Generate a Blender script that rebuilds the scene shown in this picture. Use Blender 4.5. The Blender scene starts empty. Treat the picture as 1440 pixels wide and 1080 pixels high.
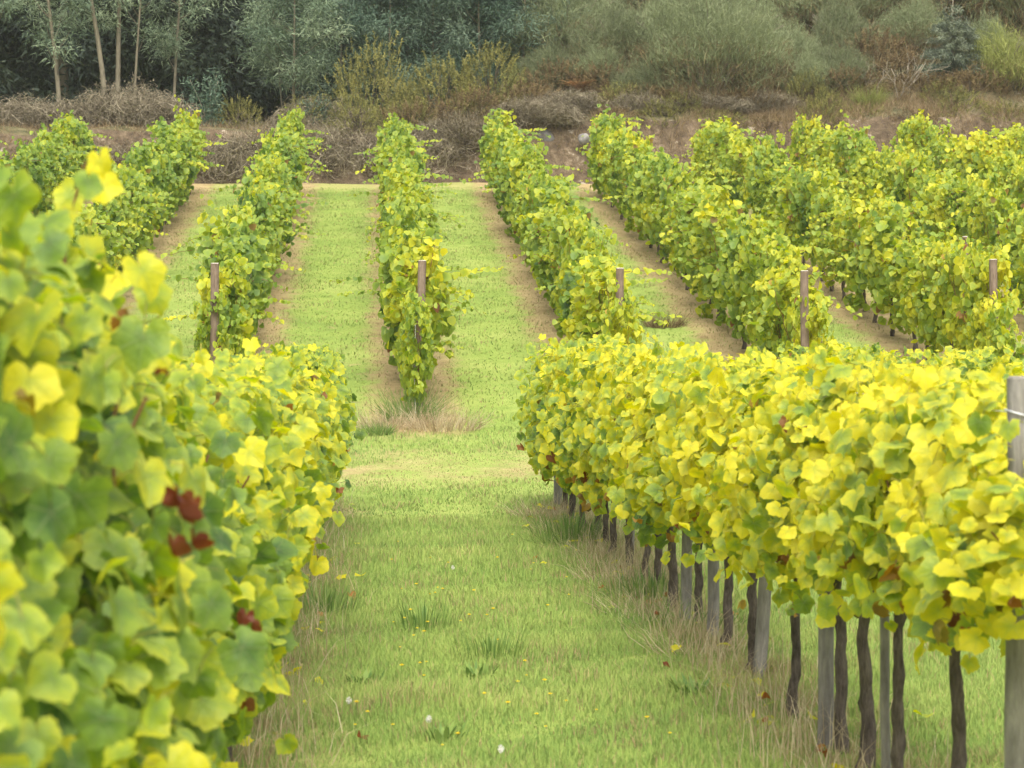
import bpy, math, random
import numpy as np
from mathutils import Vector

# ------------------------------------------------------------------ camera, sky, sun, exposure
scene = bpy.context.scene
COL = scene.collection
R = math.radians
F = 4000.0                     # focal length in pixels of the 1440 px wide photograph
VX, VY = 525.0, 480.0          # where the vine rows of the near field run to
CAM_Z = 1.70
cam = bpy.data.cameras.new('camera')
cam.sensor_width = 36.0
cam.lens = F / 1440.0 * 36.0
cam.clip_start = 0.1
cam.clip_end = 2000.0
cam.dof.use_dof = True
cam.dof.focus_distance = 28.0
cam.dof.aperture_fstop = 9.5
camo = bpy.data.objects.new('camera', cam)
COL.objects.link(camo)
camo.location = (0, 0, CAM_Z)
camo.rotation_euler = (R(90) - math.atan((540 - VY) / F), 0, -math.atan((720 - VX) / F))
scene.camera = camo

SUN_EL, SUN_RZ = 56.0, 2.0
world = bpy.data.worlds.new('World')
scene.world = world
world.use_nodes = True
wn = world.node_tree
bg = wn.nodes['Background']
sky = wn.nodes.new('ShaderNodeTexSky')
sky.sky_type = 'NISHITA'
sky.sun_disc = False
sky.sun_elevation = R(SUN_EL)
_rz = R(SUN_RZ)
sky.sun_rotation = math.atan2(math.sin(_rz), -math.cos(_rz))
sky.air_density = 1.0
sky.dust_density = 5.0
sky.ozone_density = 1.0
hs = wn.nodes.new('ShaderNodeHueSaturation')
hs.inputs['Saturation'].default_value = 0.25
wn.links.new(sky.outputs[0], hs.inputs['Color'])
wn.links.new(hs.outputs[0], bg.inputs['Color'])
bg.inputs['Strength'].default_value = 0.15
sun = bpy.data.lights.new('sun', 'SUN')
sun.energy = 1.5
sun.angle = R(50)
sun.color = (1.0, 0.93, 0.80)
suno = bpy.data.objects.new('sun', sun)
COL.objects.link(suno)
suno.rotation_euler = (R(90 - SUN_EL), 0, _rz)
scene.view_settings.view_transform = 'Standard'
scene.view_settings.look = 'None'
scene.view_settings.gamma = 1.0
scene.view_settings.exposure = 1.24
scene.cycles.max_bounces = 8
scene.cycles.diffuse_bounces = 5
scene.cycles.transmission_bounces = 6
scene.cycles.volume_bounces = 1
scene.cycles.use_denoising = True

rng = np.random.default_rng(11)
random.seed(5)

# ------------------------------------------------------------------ helpers
def px_of(x, y):               # picture column (photograph pixels) of a place on the ground plan
    return VX + x / y * F

def at(px, d):                 # sideways offset that a picture column has at distance d
    return (px - VX) * d / F

def h_at(py, d):               # height of a picture line at distance d
    return CAM_Z - (py - VY) * d / F

class Geo:
    """collects vertices and faces; build() links them as ONE mesh object"""
    def __init__(s):
        s.v, s.f, s.a, s.n = [], {}, [], 0
        s.mi = {}
    def add(s, v, faces, dat=None, mat=0):
        v = np.asarray(v, np.float32).reshape(-1, 3)
        if dat is None:
            dat = np.zeros((len(v), 3), np.float32)
        dat = np.asarray(dat, np.float32)
        dat = np.broadcast_to(dat, (len(v), dat.shape[-1]))
        if dat.shape[1] < 6:
            dat = np.concatenate([dat, np.zeros((len(v), 6 - dat.shape[1]), np.float32)], 1)
        for f in (faces if isinstance(faces, (list, tuple)) else [faces]):
            f = np.asarray(f, np.int64)
            if f.size == 0:
                continue
            k = f.shape[1]
            s.f.setdefault(k, []).append(f + s.n)
            s.mi.setdefault(k, []).append(np.full(len(f), mat, np.int32))
        s.v.append(v); s.a.append(dat); s.n += len(v)
    def mesh(s, name, mats, smooth=True):
        me = bpy.data.meshes.new(name)
        V = np.concatenate(s.v); A = np.concatenate(s.a)
        me.vertices.add(len(V))
        me.vertices.foreach_set('co', V.ravel())
        loops, starts, mi, at0 = [], [], [], 0
        for k in sorted(s.f):
            f = np.concatenate(s.f[k])
            loops.append(f.ravel())
            starts.append(at0 + np.arange(len(f)) * k)
            mi.append(np.concatenate(s.mi[k]))
            at0 += f.size
        loops = np.concatenate(loops).astype(np.int32)
        starts = np.concatenate(starts).astype(np.int32)
        me.loops.add(len(loops))
        me.loops.foreach_set('vertex_index', loops)
        me.polygons.add(len(starts))
        me.polygons.foreach_set('loop_start', starts)
        for m in (mats if isinstance(mats, (list, tuple)) else [mats]):
            me.materials.append(m)
        me.polygons.foreach_set('material_index', np.concatenate(mi))
        me.polygons.foreach_set('use_smooth', np.full(len(starts), smooth, bool))
        at_ = me.attributes.new('dat', 'FLOAT_VECTOR', 'POINT')
        at_.data.foreach_set('vector', np.ascontiguousarray(A[:, :3]).ravel())
        if A[:, 3:].any():
            at2 = me.attributes.new('lco', 'FLOAT_VECTOR', 'POINT')
            at2.data.foreach_set('vector', np.ascontiguousarray(A[:, 3:]).ravel())
        me.update(calc_edges=True)
        me.validate()
        return me
    def build(s, name, mats, parent=None, smooth=True):
        return put(name, s.mesh(name, mats, smooth), parent)

def put(name, me, parent=None):
    o = bpy.data.objects.new(name, me)
    COL.objects.link(o)
    if parent is not None:
        o.parent = parent
    return o

def tag(o, label=None, cat=None, group=None, kind=None):
    if label: o['label'] = label
    if cat: o['category'] = cat
    if group: o['group'] = group
    if kind: o['kind'] = kind
    return o

def thing(name, label, cat, loc, rz=0.0, group=None):
    o = bpy.data.objects.new(name, None)
    o.empty_display_size = 0.1
    COL.objects.link(o)
    o.location = loc
    o.rotation_euler = (0, 0, rz)
    return tag(o, label, cat, group)

def norm(a):
    return a / np.maximum(np.linalg.norm(a, axis=-1, keepdims=True), 1e-9)

def tube(g, pts, radii, n=7, dat=(0, 0, 0), mat=0, cap=True, wob=0.0, r=None):
    pts = np.asarray(pts, float); m = len(pts)
    radii = np.broadcast_to(np.asarray(radii, float), (m,))
    t = norm(np.gradient(pts, axis=0))
    ref = np.array([0.13, 0.97, 0.2]) if abs(t[0][1]) < 0.8 else np.array([1.0, 0.1, 0.1])
    a = norm(np.cross(t, ref)); b = np.cross(t, a)
    ang = np.arange(n) / n * 2 * np.pi
    rr = radii[:, None] * np.ones(n)
    if wob and r is not None:
        rr = rr * (1 + wob * r.standard_normal((m, n)))
    v = pts[:, None] + rr[..., None] * (np.cos(ang)[None, :, None] * a[:, None] + np.sin(ang)[None, :, None] * b[:, None])
    i = np.arange(m - 1)[:, None] * n; j = np.arange(n)[None]
    q = np.stack([i + j, i + (j + 1) % n, i + n + (j + 1) % n, i + n + j], -1).reshape(-1, 4)
    fs = [q]
    if cap:
        fs.append(np.arange(n)[None, ::-1]); fs.append((np.arange(n) + (m - 1) * n)[None])
    g.add(v.reshape(-1, 3), fs, dat, mat)

def ribbons(g, P, W, side=None, dat=None, mat=0, taper=True, r=None):
    """P (N,K,3) polylines -> flat tapering ribbons of half width W"""
    N, K, _ = P.shape
    t = norm(np.gradient(P, axis=1))
    if side is None:
        side = norm(np.cross(t, norm((r or rng).standard_normal((N, 1, 3)))))
    w = np.broadcast_to(np.asarray(W, float).reshape(-1, 1), (N, 1)) * (np.linspace(1, 0.12, K)[None] if taper else np.ones((1, K)))
    v = np.stack([P - side * w[..., None], P + side * w[..., None]], 2).reshape(N, K * 2, 3)
    base = np.arange(N)[:, None] * K * 2
    k = np.arange(K - 1)[None] * 2
    q = np.stack([base + k, base + k + 1, base + k + 3, base + k + 2], -1).reshape(-1, 4)
    d = None
    if dat is not None:
        d = np.repeat(np.broadcast_to(dat, (N, 3))[:, None], K * 2, 1).copy()
        d[..., 0] = np.repeat(np.linspace(0, 1, K), 2)[None]
        d = d.reshape(-1, 3)
    g.add(v.reshape(-1, 3), q, d, mat)

def wave(x, seed, scale=1.0):
    """smooth 1-D noise, about -1..1"""
    r = np.random.default_rng(seed)
    x = np.asarray(x, float)
    s = 0
    for k in range(5):
        s = s + np.sin(x * scale * (1.0 + 0.83 * k) + r.uniform(0, 6.28)) * r.uniform(0.5, 1) / (1 + 0.45 * k)
    return s / 2.2

def wave2(x, y, seed, scale=1.0):
    r = np.random.default_rng(seed)
    s = 0
    for k in range(9):
        a = r.uniform(0, 6.28); f = scale * (0.7 + 0.35 * k)
        s = s + np.sin((x * math.cos(a) + y * math.sin(a)) * f + r.uniform(0, 6.28)) / (1 + 0.25 * k)
    return s / 3.2

# ------------------------------------------------------------------ materials
def new_mat(name):
    m = bpy.data.materials.new(name)
    m.use_nodes = True
    nt = m.node_tree
    nt.nodes.clear()
    out = nt.nodes.new('ShaderNodeOutputMaterial')
    return m, nt, out

class N:
    def __init__(s, nt): s.nt = nt
    def node(s, t, **kw):
        n = s.nt.nodes.new(t)
        for k, v in kw.items(): setattr(n, k, v)
        return n
    def put(s, sock, v):
        if v is None: return
        if hasattr(v, 'is_linked') or isinstance(v, bpy.types.NodeSocket): s.nt.links.new(v, sock)
        else: sock.default_value = v
    def math(s, op, a, b=None, c=None, clamp=False):
        n = s.node('ShaderNodeMath', operation=op, use_clamp=clamp)
        for i, v in enumerate((a, b, c)): s.put(n.inputs[i], v) if v is not None else None
        return n.outputs[0]
    def attr(s, name, typ='GEOMETRY'):
        return s.node('ShaderNodeAttribute', attribute_name=name, attribute_type=typ)
    def sep(s, v):
        n = s.node('ShaderNodeSeparateXYZ'); s.put(n.inputs[0], v); return n.outputs
    def noise(s, vec, scale, detail=3.0, rough=0.55):
        n = s.node('ShaderNodeTexNoise'); s.put(n.inputs['Vector'], vec)
        n.inputs['Scale'].default_value = scale; n.inputs['Detail'].default_value = detail
        n.inputs['Roughness'].default_value = rough
        return n.outputs[0]
    def pos(s):
        return s.node('ShaderNodeNewGeometry').outputs['Position']
    def objco(s):
        return s.node('ShaderNodeTexCoord').outputs['Object']
    def ramp(s, fac, stops, interp='LINEAR'):
        n = s.node('ShaderNodeValToRGB'); n.color_ramp.interpolation = interp
        e = n.color_ramp.elements
        while len(e) < len(stops): e.new(0.5)
        for k, (p, c) in enumerate(stops):
            e[k].position = p; e[k].color = (*c, 1)
        s.put(n.inputs[0], fac)
        return n.outputs[0]
    def mix(s, fac, a, b):
        n = s.node('ShaderNodeMix', data_type='RGBA'); s.put(n.inputs[0], fac)
        for sock, v in ((n.inputs[6], a), (n.inputs[7], b)):
            s.put(sock, (*v, 1) if isinstance(v, tuple) and len(v) == 3 else v)
        return n.outputs[2]
    def rng_(s, v, a, b, c=0.0, d=1.0):
        n = s.node('ShaderNodeMapRange'); s.put(n.inputs[0], v)
        for i, x in enumerate((a, b, c, d)): n.inputs[i + 1].default_value = x
        return n.outputs[0]
    def bump(s, h, strength=0.5, dist=0.02):
        n = s.node('ShaderNodeBump'); s.put(n.inputs['Height'], h)
        n.inputs['Strength'].default_value = strength; n.inputs['Distance'].default_value = dist
        return n.outputs[0]
    def principled(s, col, rough=0.6, spec=0.3, normal=None):
        n = s.node('ShaderNodeBsdfPrincipled'); s.put(n.inputs['Base Color'], (*col, 1) if isinstance(col, tuple) and len(col) == 3 else col)
        s.put(n.inputs['Roughness'], rough); n.inputs['Specular IOR Level'].default_value = spec
        if normal is not None: s.put(n.inputs['Normal'], normal)
        return n.outputs[0]
    def leafy(s, out, col, trans=0.35, rough=0.5, spec=0.35, tcol=None, normal=None):
        p = s.principled(col, rough, spec, normal)
        t = s.node('ShaderNodeBsdfTranslucent'); s.put(t.inputs[0], tcol if tcol is not None else col)
        m = s.node('ShaderNodeMixShader'); m.inputs[0].default_value = trans
        s.nt.links.new(p, m.inputs[1]); s.nt.links.new(t.outputs[0], m.inputs[2])
        s.nt.links.new(m.outputs[0], out.inputs[0])

VINE_STOPS = [(0.0, (0.044, 0.092, 0.030)), (0.22, (0.086, 0.155, 0.035)), (0.42, (0.165, 0.250, 0.040)),
              (0.60, (0.275, 0.350, 0.045)), (0.80, (0.450, 0.455, 0.030)), (1.0, (0.600, 0.540, 0.026))]

def vine_leaf_mat(name, detail):
    m, nt, out = new_mat(name); n = N(nt)
    d = n.sep(n.attr('dat').outputs['Vector'])            # margin 0..1, tone 0..1, withered 0..1
    yel = n.attr('yellow', 'OBJECT').outputs['Fac']
    patch = n.noise(n.pos(), 1.7 if detail else 0.9, 2.0)
    v = n.math('ADD', yel, n.math('MULTIPLY', n.math('SUBTRACT', d[1], 0.5), 0.66 if detail else 0.38))
    v = n.math('ADD', v, n.math('MULTIPLY', n.math('SUBTRACT', patch, 0.5), 1.0))
    if detail:
        fine = n.noise(n.pos(), 38.0, 3.0, 0.6)
        v = n.math('ADD', v, n.math('MULTIPLY', n.math('SUBTRACT', fine, 0.5), 0.38))
        v = n.math('ADD', v, n.math('MULTIPLY', n.math('SUBTRACT', d[0], 0.55), 0.26))
        lc = n.sep(n.attr('lco').outputs['Vector'])
        ax = n.math('ABSOLUTE', lc[0])
        dist = None
        for ang in (0.0, 0.90, 1.85):
            ca, sa = math.cos(ang), math.sin(ang)
            off = n.math('ABSOLUTE', n.math('SUBTRACT', n.math('MULTIPLY', ax, ca), n.math('MULTIPLY', lc[1], sa)))
            along = n.math('ADD', n.math('MULTIPLY', ax, sa), n.math('MULTIPLY', lc[1], ca))
            one = n.math('ADD', off, n.math('MULTIPLY', n.math('MAXIMUM', n.math('MULTIPLY', along, -1.0), 0.0), 2.0))
            # side veins leave the main vein like the bones of a herring
            sv = n.math('ABSOLUTE', n.math('SUBTRACT', n.math('FRACT', n.math('MULTIPLY', n.math('SUBTRACT', along, n.math('MULTIPLY', off, 0.9)), 9.0)), 0.5))
            sv = n.math('ADD', n.math('MULTIPLY', sv, 0.10), n.math('MULTIPLY', off, 0.12))
            one = n.math('MINIMUM', one, n.math('ADD', sv, 0.012))
            dist = one if dist is None else n.math('MINIMUM', dist, one)
        green = n.rng_(dist, 0.0, 0.075, 1.0, 0.0)
        vein = n.rng_(dist, 0.006, 0.020, 1.0, 0.0)
        v = n.math('SUBTRACT', v, n.math('MULTIPLY', green, 0.10))
    else:
        v = n.math('ADD', v, n.math('MULTIPLY', n.math('SUBTRACT', d[0], 0.5), 0.12))
    v = n.math('MINIMUM', n.math('MAXIMUM', v, 0.0), 1.0)
    col = n.ramp(v, VINE_STOPS)
    if detail:
        col = n.mix(n.math('MULTIPLY', vein, 0.16), col, (0.50, 0.52, 0.20))
    wcol = n.ramp(d[1], [(0.0, (0.11, 0.022, 0.016)), (0.45, (0.20, 0.065, 0.025)), (1.0, (0.44, 0.23, 0.07))])
    col = n.mix(d[2], col, wcol)
    tc = n.node('ShaderNodeHueSaturation'); tc.inputs['Saturation'].default_value = 1.15; tc.inputs['Value'].default_value = 1.25
    n.put(tc.inputs['Color'], col)
    nrm = n.bump(n.math('ADD', n.noise(n.pos(), 60.0, 2.0), n.math('MULTIPLY', vein, -0.5)), 0.45, 0.01) if detail else None
    n.leafy(out, col, 0.48, 0.50, 0.32, tc.outputs[0], nrm)
    return m

def leaf_mat(name, c0, c1, c2, trans=0.3, rough=0.6, spec=0.2, scale=1.3):
    """dat.y = tone, dat.x = position along the leaf"""
    m, nt, out = new_mat(name); n = N(nt)
    d = n.sep(n.attr('dat').outputs['Vector'])
    p = n.noise(n.pos(), scale, 3.0)
    v = n.math('ADD', n.math('MULTIPLY', d[1], 0.55), n.math('MULTIPLY', p, 0.5))
    col = n.ramp(v, [(0.2, c0), (0.5, c1), (0.85, c2)])
    n.leafy(out, col, trans, rough, spec)
    return m

def bark_mat(name, c0, c1, scale=18.0, bump=0.7):
    m, nt, out = new_mat(name); n = N(nt)
    mp = n.node('ShaderNodeMapping'); n.put(mp.inputs[0], n.objco()); mp.inputs['Scale'].default_value = (1, 1, 0.22)
    a = n.noise(mp.outputs[0], scale * 3, 5.0, 0.65)
    b = n.noise(n.pos(), scale * 0.35, 2.0)
    f = n.math('ADD', n.math('MULTIPLY', a, 0.7), n.math('MULTIPLY', b, 0.4))
    col = n.ramp(f, [(0.35, c0), (0.75, c1)])
    nt.links.new(n.principled(col, 0.9, 0.1, n.bump(a, bump, 0.02)), out.inputs[0])
    return m

def grass_mat(name, stops, trans=0.35):
    m, nt, out = new_mat(name); n = N(nt)
    d = n.sep(n.attr('dat').outputs['Vector'])            # height, tone, dryness
    big = n.noise(n.pos(), 0.9, 3.0)
    v = n.math('ADD', n.math('MULTIPLY', d[1], 0.55), n.math('MULTIPLY', big, 0.45))
    col = n.ramp(v, stops)
    dry = n.ramp(d[1], [(0.0, (0.25, 0.172, 0.085)), (1.0, (0.46, 0.345, 0.18))])
    col = n.mix(d[2], col, dry)
    mixn = n.node('ShaderNodeVectorMath', operation='ADD')
    nt.links.new(n.node('ShaderNodeNewGeometry').outputs['Normal'], mixn.inputs[0]); mixn.inputs[1].default_value = (0, -0.3, 1.6)
    nn = n.node('ShaderNodeVectorMath', operation='NORMALIZE'); nt.links.new(mixn.outputs[0], nn.inputs[0])
    n.leafy(out, col, trans, 0.6, 0.12, None, nn.outputs[0])
    return m

M = {}
M['vine_near'] = vine_leaf_mat('vine_leaf', True)
M['vine_far'] = vine_leaf_mat('vine_leaf_distant', False)
M['cane'] = bark_mat('vine_cane', (0.10, 0.045, 0.022), (0.24, 0.12, 0.055), 30)
M['trunk'] = bark_mat('vine_bark', (0.035, 0.028, 0.022), (0.19, 0.155, 0.125), 24, 1.0)
M['post'] = bark_mat('weathered_post', (0.11, 0.10, 0.085), (0.29, 0.27, 0.235), 14, 0.5)
M['post_brown'] = bark_mat('brown_post', (0.10, 0.070, 0.050), (0.24, 0.18, 0.135), 14, 0.4)
M['post_top'] = bark_mat('sawn_wood', (0.40, 0.36, 0.29), (0.62, 0.57, 0.48), 8, 0.2)
m_, nt_, o_ = new_mat('galvanised_wire'); n_ = N(nt_)
p_ = nt_.nodes.new('ShaderNodeBsdfPrincipled'); p_.inputs['Base Color'].default_value = (0.62, 0.63, 0.64, 1)
p_.inputs['Metallic'].default_value = 0.7; p_.inputs['Roughness'].default_value = 0.45
nt_.links.new(p_.outputs[0], o_.inputs[0]); M['wire'] = m_
GRASS = [(0.15, (0.112, 0.200, 0.044)), (0.45, (0.212, 0.304, 0.068)), (0.70, (0.305, 0.376, 0.095)), (0.95, (0.44, 0.455, 0.145))]
M['grass'] = grass_mat('meadow_grass', GRASS)
M['weed'] = leaf_mat('weed_leaf', (0.085, 0.16, 0.04), (0.15, 0.24, 0.055), (0.24, 0.32, 0.08))
M['straw'] = leaf_mat('dry_straw', (0.28, 0.21, 0.115), (0.46, 0.37, 0.22), (0.62, 0.53, 0.35), 0.4)
M['bramble'] = leaf_mat('dry_bramble', (0.078, 0.064, 0.042), (0.175, 0.148, 0.100), (0.34, 0.295, 0.205), 0.05, 0.9, 0.05, 2.0)
M['heather'] = leaf_mat('dry_scrub', (0.075, 0.052, 0.030), (0.16, 0.115, 0.060), (0.27, 0.20, 0.10), 0.15, 0.9, 0.05, 2.0)
M['acacia'] = leaf_mat('wattle_leaf', (0.048, 0.080, 0.046), (0.130, 0.182, 0.108), (0.29, 0.35, 0.21), 0.25)
M['acacia_blue'] = leaf_mat('blue_wattle_leaf', (0.036, 0.068, 0.046), (0.080, 0.130, 0.085), (0.165, 0.22, 0.145), 0.25)
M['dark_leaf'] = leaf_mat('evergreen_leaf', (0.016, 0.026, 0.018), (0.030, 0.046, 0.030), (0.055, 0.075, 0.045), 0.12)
M['broom'] = leaf_mat('broom_stem', (0.105, 0.130, 0.062), (0.185, 0.220, 0.105), (0.29, 0.32, 0.165), 0.25)
M['broom_dark'] = leaf_mat('broom_stem_dark', (0.075, 0.092, 0.045), (0.135, 0.158, 0.075), (0.215, 0.24, 0.12), 0.25)
M['broom_yellow'] = leaf_mat('broom_stem_yellowish', (0.13, 0.15, 0.035), (0.22, 0.25, 0.065), (0.34, 0.35, 0.10), 0.3)
M['gorse'] = leaf_mat('gorse_spine', (0.080, 0.086, 0.028), (0.175, 0.172, 0.052), (0.33, 0.30, 0.085), 0.2)
M['fern'] = leaf_mat('fern_frond', (0.05, 0.085, 0.025), (0.085, 0.135, 0.035), (0.15, 0.19, 0.05), 0.3)
M['fern_dead'] = leaf_mat('withered_fern', (0.22, 0.11, 0.04), (0.36, 0.19, 0.075), (0.50, 0.30, 0.13), 0.3)
M['conifer'] = leaf_mat('conifer_needle', (0.060, 0.080, 0.055), (0.115, 0.140, 0.095), (0.20, 0.225, 0.15), 0.15)
M['twig'] = bark_mat('pale_twig', (0.15, 0.125, 0.09), (0.31, 0.27, 0.20), 20)
M['tree_bark'] = bark_mat('tree_bark', (0.085, 0.075, 0.052), (0.20, 0.175, 0.120), 8)
M['yellow'] = leaf_mat('yellow_petal', (0.75, 0.52, 0.01), (0.82, 0.60, 0.02), (0.88, 0.68, 0.03), 0.2)
M['clock'] = leaf_mat('seed_head', (0.6, 0.58, 0.52), (0.72, 0.70, 0.64), (0.8, 0.79, 0.74), 0.4)

def rock_mat(k=1.0):
    m, nt, out = new_mat('granite'); n = N(nt)
    a = n.noise(n.objco(), 5.0, 6.0, 0.65); b = n.noise(n.objco(), 30.0, 3.0)
    f = n.math('ADD', n.math('MULTIPLY', a, 0.75), n.math('MULTIPLY', b, 0.25))
    col = n.ramp(f, [(p, tuple(c * k for c in cc)) for p, cc in [(0.3, (0.16, 0.145, 0.13)), (0.5, (0.33, 0.31, 0.28)), (0.7, (0.52, 0.50, 0.46))]])
    nt.links.new(n.principled(col, 0.9, 0.15, n.bump(a, 0.8, 0.05)), out.inputs[0]); return m
M['rock'] = rock_mat(0.60)
M['rock_dark'] = rock_mat(0.33)

# ------------------------------------------------------------------ the ground
ROW0, ROWD = 0.55, 2.55        # far rows stand at ROW0 + k * ROWD
FAR_A, FAR_B = 36.6, 71.2
SL = 0.137
BANK = 73.6

def zg(x, y):
    x = np.asarray(x, float); y = np.asarray(y, float)
    s = np.clip(y - 27.0, 0, 9.0)
    z = SL / 18.0 * s * s + SL * np.maximum(y - 36.0, 0)
    z = z + 0.03 * wave2(x, y, 3, 0.9) * np.clip((y - 5) / 10, 0, 1)
    return z

def top_bank(x):
    return 1.45 + 0.40 / (1 + np.exp(-(x - 4.0))) + 0.20 * wave(x, 21, 0.55)

def zh(x, y):                  # bank face and the hillside above it
    x = np.asarray(x, float); y = np.asarray(y, float)
    y0 = BANK + 0.35 * wave(x, 31, 0.8)
    t = np.clip((y - y0) / 0.9, 0, 1)
    t = t * t * (3 - 2 * t)
    h = zg(x, np.minimum(y, y0)) - 0.06 + t * top_bank(x)
    sl = 0.10 + 0.32 / (1 + np.exp(-(x - 4.5) / 1.6))
    h = h + np.maximum(y - y0 - 0.9, 0) * sl + 0.12 * wave2(x, y, 8, 1.1) * t
    return h

def gz(x, y):
    return float(zg(x, y)) if y < BANK - 0.2 else float(zh(x, y))

def sheet(name, xs, ys, zf, mat):
    X, Y = np.meshgrid(xs, ys)
    Z = zf(X, Y)
    g = Geo()
    nx, ny = len(xs), len(ys)
    i = np.arange(ny - 1)[:, None] * nx + np.arange(nx - 1)[None]
    q = np.stack([i, i + 1, i + nx + 1, i + nx], -1).reshape(-1, 4)
    g.add(np.stack([X, Y, Z], -1).reshape(-1, 3), q)
    o = g.build(name, mat)
    o['kind'] = 'structure'
    return o

def ground_mat():
    m, nt, out = new_mat('vineyard_ground'); n = N(nt)
    P = n.pos(); s = n.sep(P); x, y = s[0], s[1]
    big = n.noise(P, 0.55, 4.0); mid = n.noise(P, 3.0, 5.0, 0.65); fine = n.noise(P, 22.0, 4.0, 0.7)
    v = n.math('ADD', n.math('MULTIPLY', big, 0.55), n.math('MULTIPLY', mid, 0.3))
    v = n.math('ADD', v, n.math('MULTIPLY', fine, 0.2))
    col = n.ramp(v, [(0.34, (0.130, 0.195, 0.042)), (0.50, (0.210, 0.280, 0.060)), (0.66, (0.29, 0.335, 0.090))])
    dirt = n.ramp(n.math('ADD', n.math('MULTIPLY', mid, 0.6), n.math('MULTIPLY', fine, 0.4)),
                  [(0.3, (0.22, 0.155, 0.075)), (0.52, (0.345, 0.257, 0.128)), (0.72, (0.43, 0.345, 0.185))])
    wig = n.math('ADD', n.math('MULTIPLY', n.math('SUBTRACT', mid, 0.5), 0.9), n.math('MULTIPLY', n.math('SUBTRACT', n.noise(P, 0.9, 4.0, 0.7), 0.5), 0.9))
    # bare strips under the far rows
    u = n.math('ADD', n.math('DIVIDE', n.math('SUBTRACT', x, ROW0), ROWD), 0.5)
    fr = n.math('ABSOLUTE', n.math('MULTIPLY', n.math('SUBTRACT', n.math('FRACT', u), 0.5), ROWD))
    strip = n.rng_(n.math('ADD', fr, wig), 0.38, 0.74, 0.95, 0.0)
    strip = n.math('MULTIPLY', strip, n.rng_(n.math('ADD', y, n.math('MULTIPLY', wig, 2.0)), FAR_A - 1.9, FAR_A - 0.9))
    # under the near rows
    n1 = n.rng_(n.math('ADD', n.math('ABSOLUTE', n.math('SUBTRACT', x, 1.9)), wig), 0.05, 0.42, 0.6, 0.0)
    n2 = n.rng_(n.math('ADD', n.math('ABSOLUTE', n.math('ADD', x, 0.55)), wig), 0.15, 0.55, 0.75, 0.0)
    nr = n.math('MULTIPLY', n.math('MAXIMUM', n1, n2), n.rng_(y, 28.5, 29.5, 1.0, 0.0))
    # dry patch on the headland, worn track under the bank
    px = n.math('ABSOLUTE', n.math('SUBTRACT', y, 32.6))
    hl = n.math('MULTIPLY', n.rng_(n.math('ADD', px, n.math('MULTIPLY', wig, 4.0)), 0.4, 2.0, 1.0, 0.0), n.rng_(n.noise(P, 1.3, 4.0, 0.7), 0.42, 0.62, 0.1, 0.8))
    tr = n.rng_(n.math('ADD', y, n.math('MULTIPLY', wig, 1.5)), 71.3, 72.2, 0.0, 0.40)
    spots = n.rng_(n.noise(P, 1.9, 5.0, 0.7), 0.62, 0.74, 0.0, 0.55)
    f = n.math('MAXIMUM', n.math('MAXIMUM', strip, nr), n.math('MAXIMUM', n.math('MAXIMUM', hl, tr), spots))
    col = n.mix(f, col, dirt)
    nt.links.new(n.principled(col, 0.95, 0.08, n.bump(n.math('ADD', mid, fine), 0.6, 0.05)), out.inputs[0])
    return m

def bank_mat():
    m, nt, out = new_mat('earth_bank'); n = N(nt)
    P = n.pos()
    a = n.noise(P, 1.1, 5.0, 0.6); b = n.noise(P, 6.0, 5.0, 0.65); c = n.noise(P, 2.6, 3.0)
    v = n.math('ADD', n.math('MULTIPLY', a, 0.5), n.math('MULTIPLY', b, 0.5))
    col = n.ramp(v, [(0.36, (0.050, 0.036, 0.025)), (0.52, (0.120, 0.088, 0.056)), (0.68, (0.24, 0.185, 0.12))])
    pale = n.rng_(n.math('ADD', n.math('MULTIPLY', c, 0.5), n.math('MULTIPLY', b, 0.5)), 0.59, 0.66)
    col = n.mix(n.math('MULTIPLY', pale, 0.75), col, (0.50, 0.435, 0.34))
    nrm = n.node('ShaderNodeNewGeometry').outputs['Normal']
    up = n.rng_(n.sep(nrm)[2], 0.80, 0.95)
    scrub = n.ramp(n.noise(P, 2.2, 5.0, 0.7), [(0.35, (0.060, 0.062, 0.030)), (0.55, (0.13, 0.115, 0.058)), (0.7, (0.22, 0.175, 0.09))])
    col = n.mix(up, col, scrub)
    nt.links.new(n.principled(col, 0.95, 0.08, n.bump(n.math('ADD', a, b), 1.0, 0.12)), out.inputs[0])
    return m

sheet('ground', np.concatenate([np.linspace(-90, -16, 20), np.linspace(-14, 24, 153), np.linspace(26, 100, 20)]),
      np.concatenate([np.linspace(-40, 4, 12), np.arange(5, 74.6, 0.3)]), zg, ground_mat())
sheet('hillside', np.concatenate([np.linspace(-90, -19, 20), np.arange(-18, 28, 0.25), np.linspace(29, 100, 20)]),
      np.concatenate([np.arange(72.6, 78, 0.15), np.linspace(78.5, 100, 36), np.linspace(104, 200, 12)]), zh, bank_mat())

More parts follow.
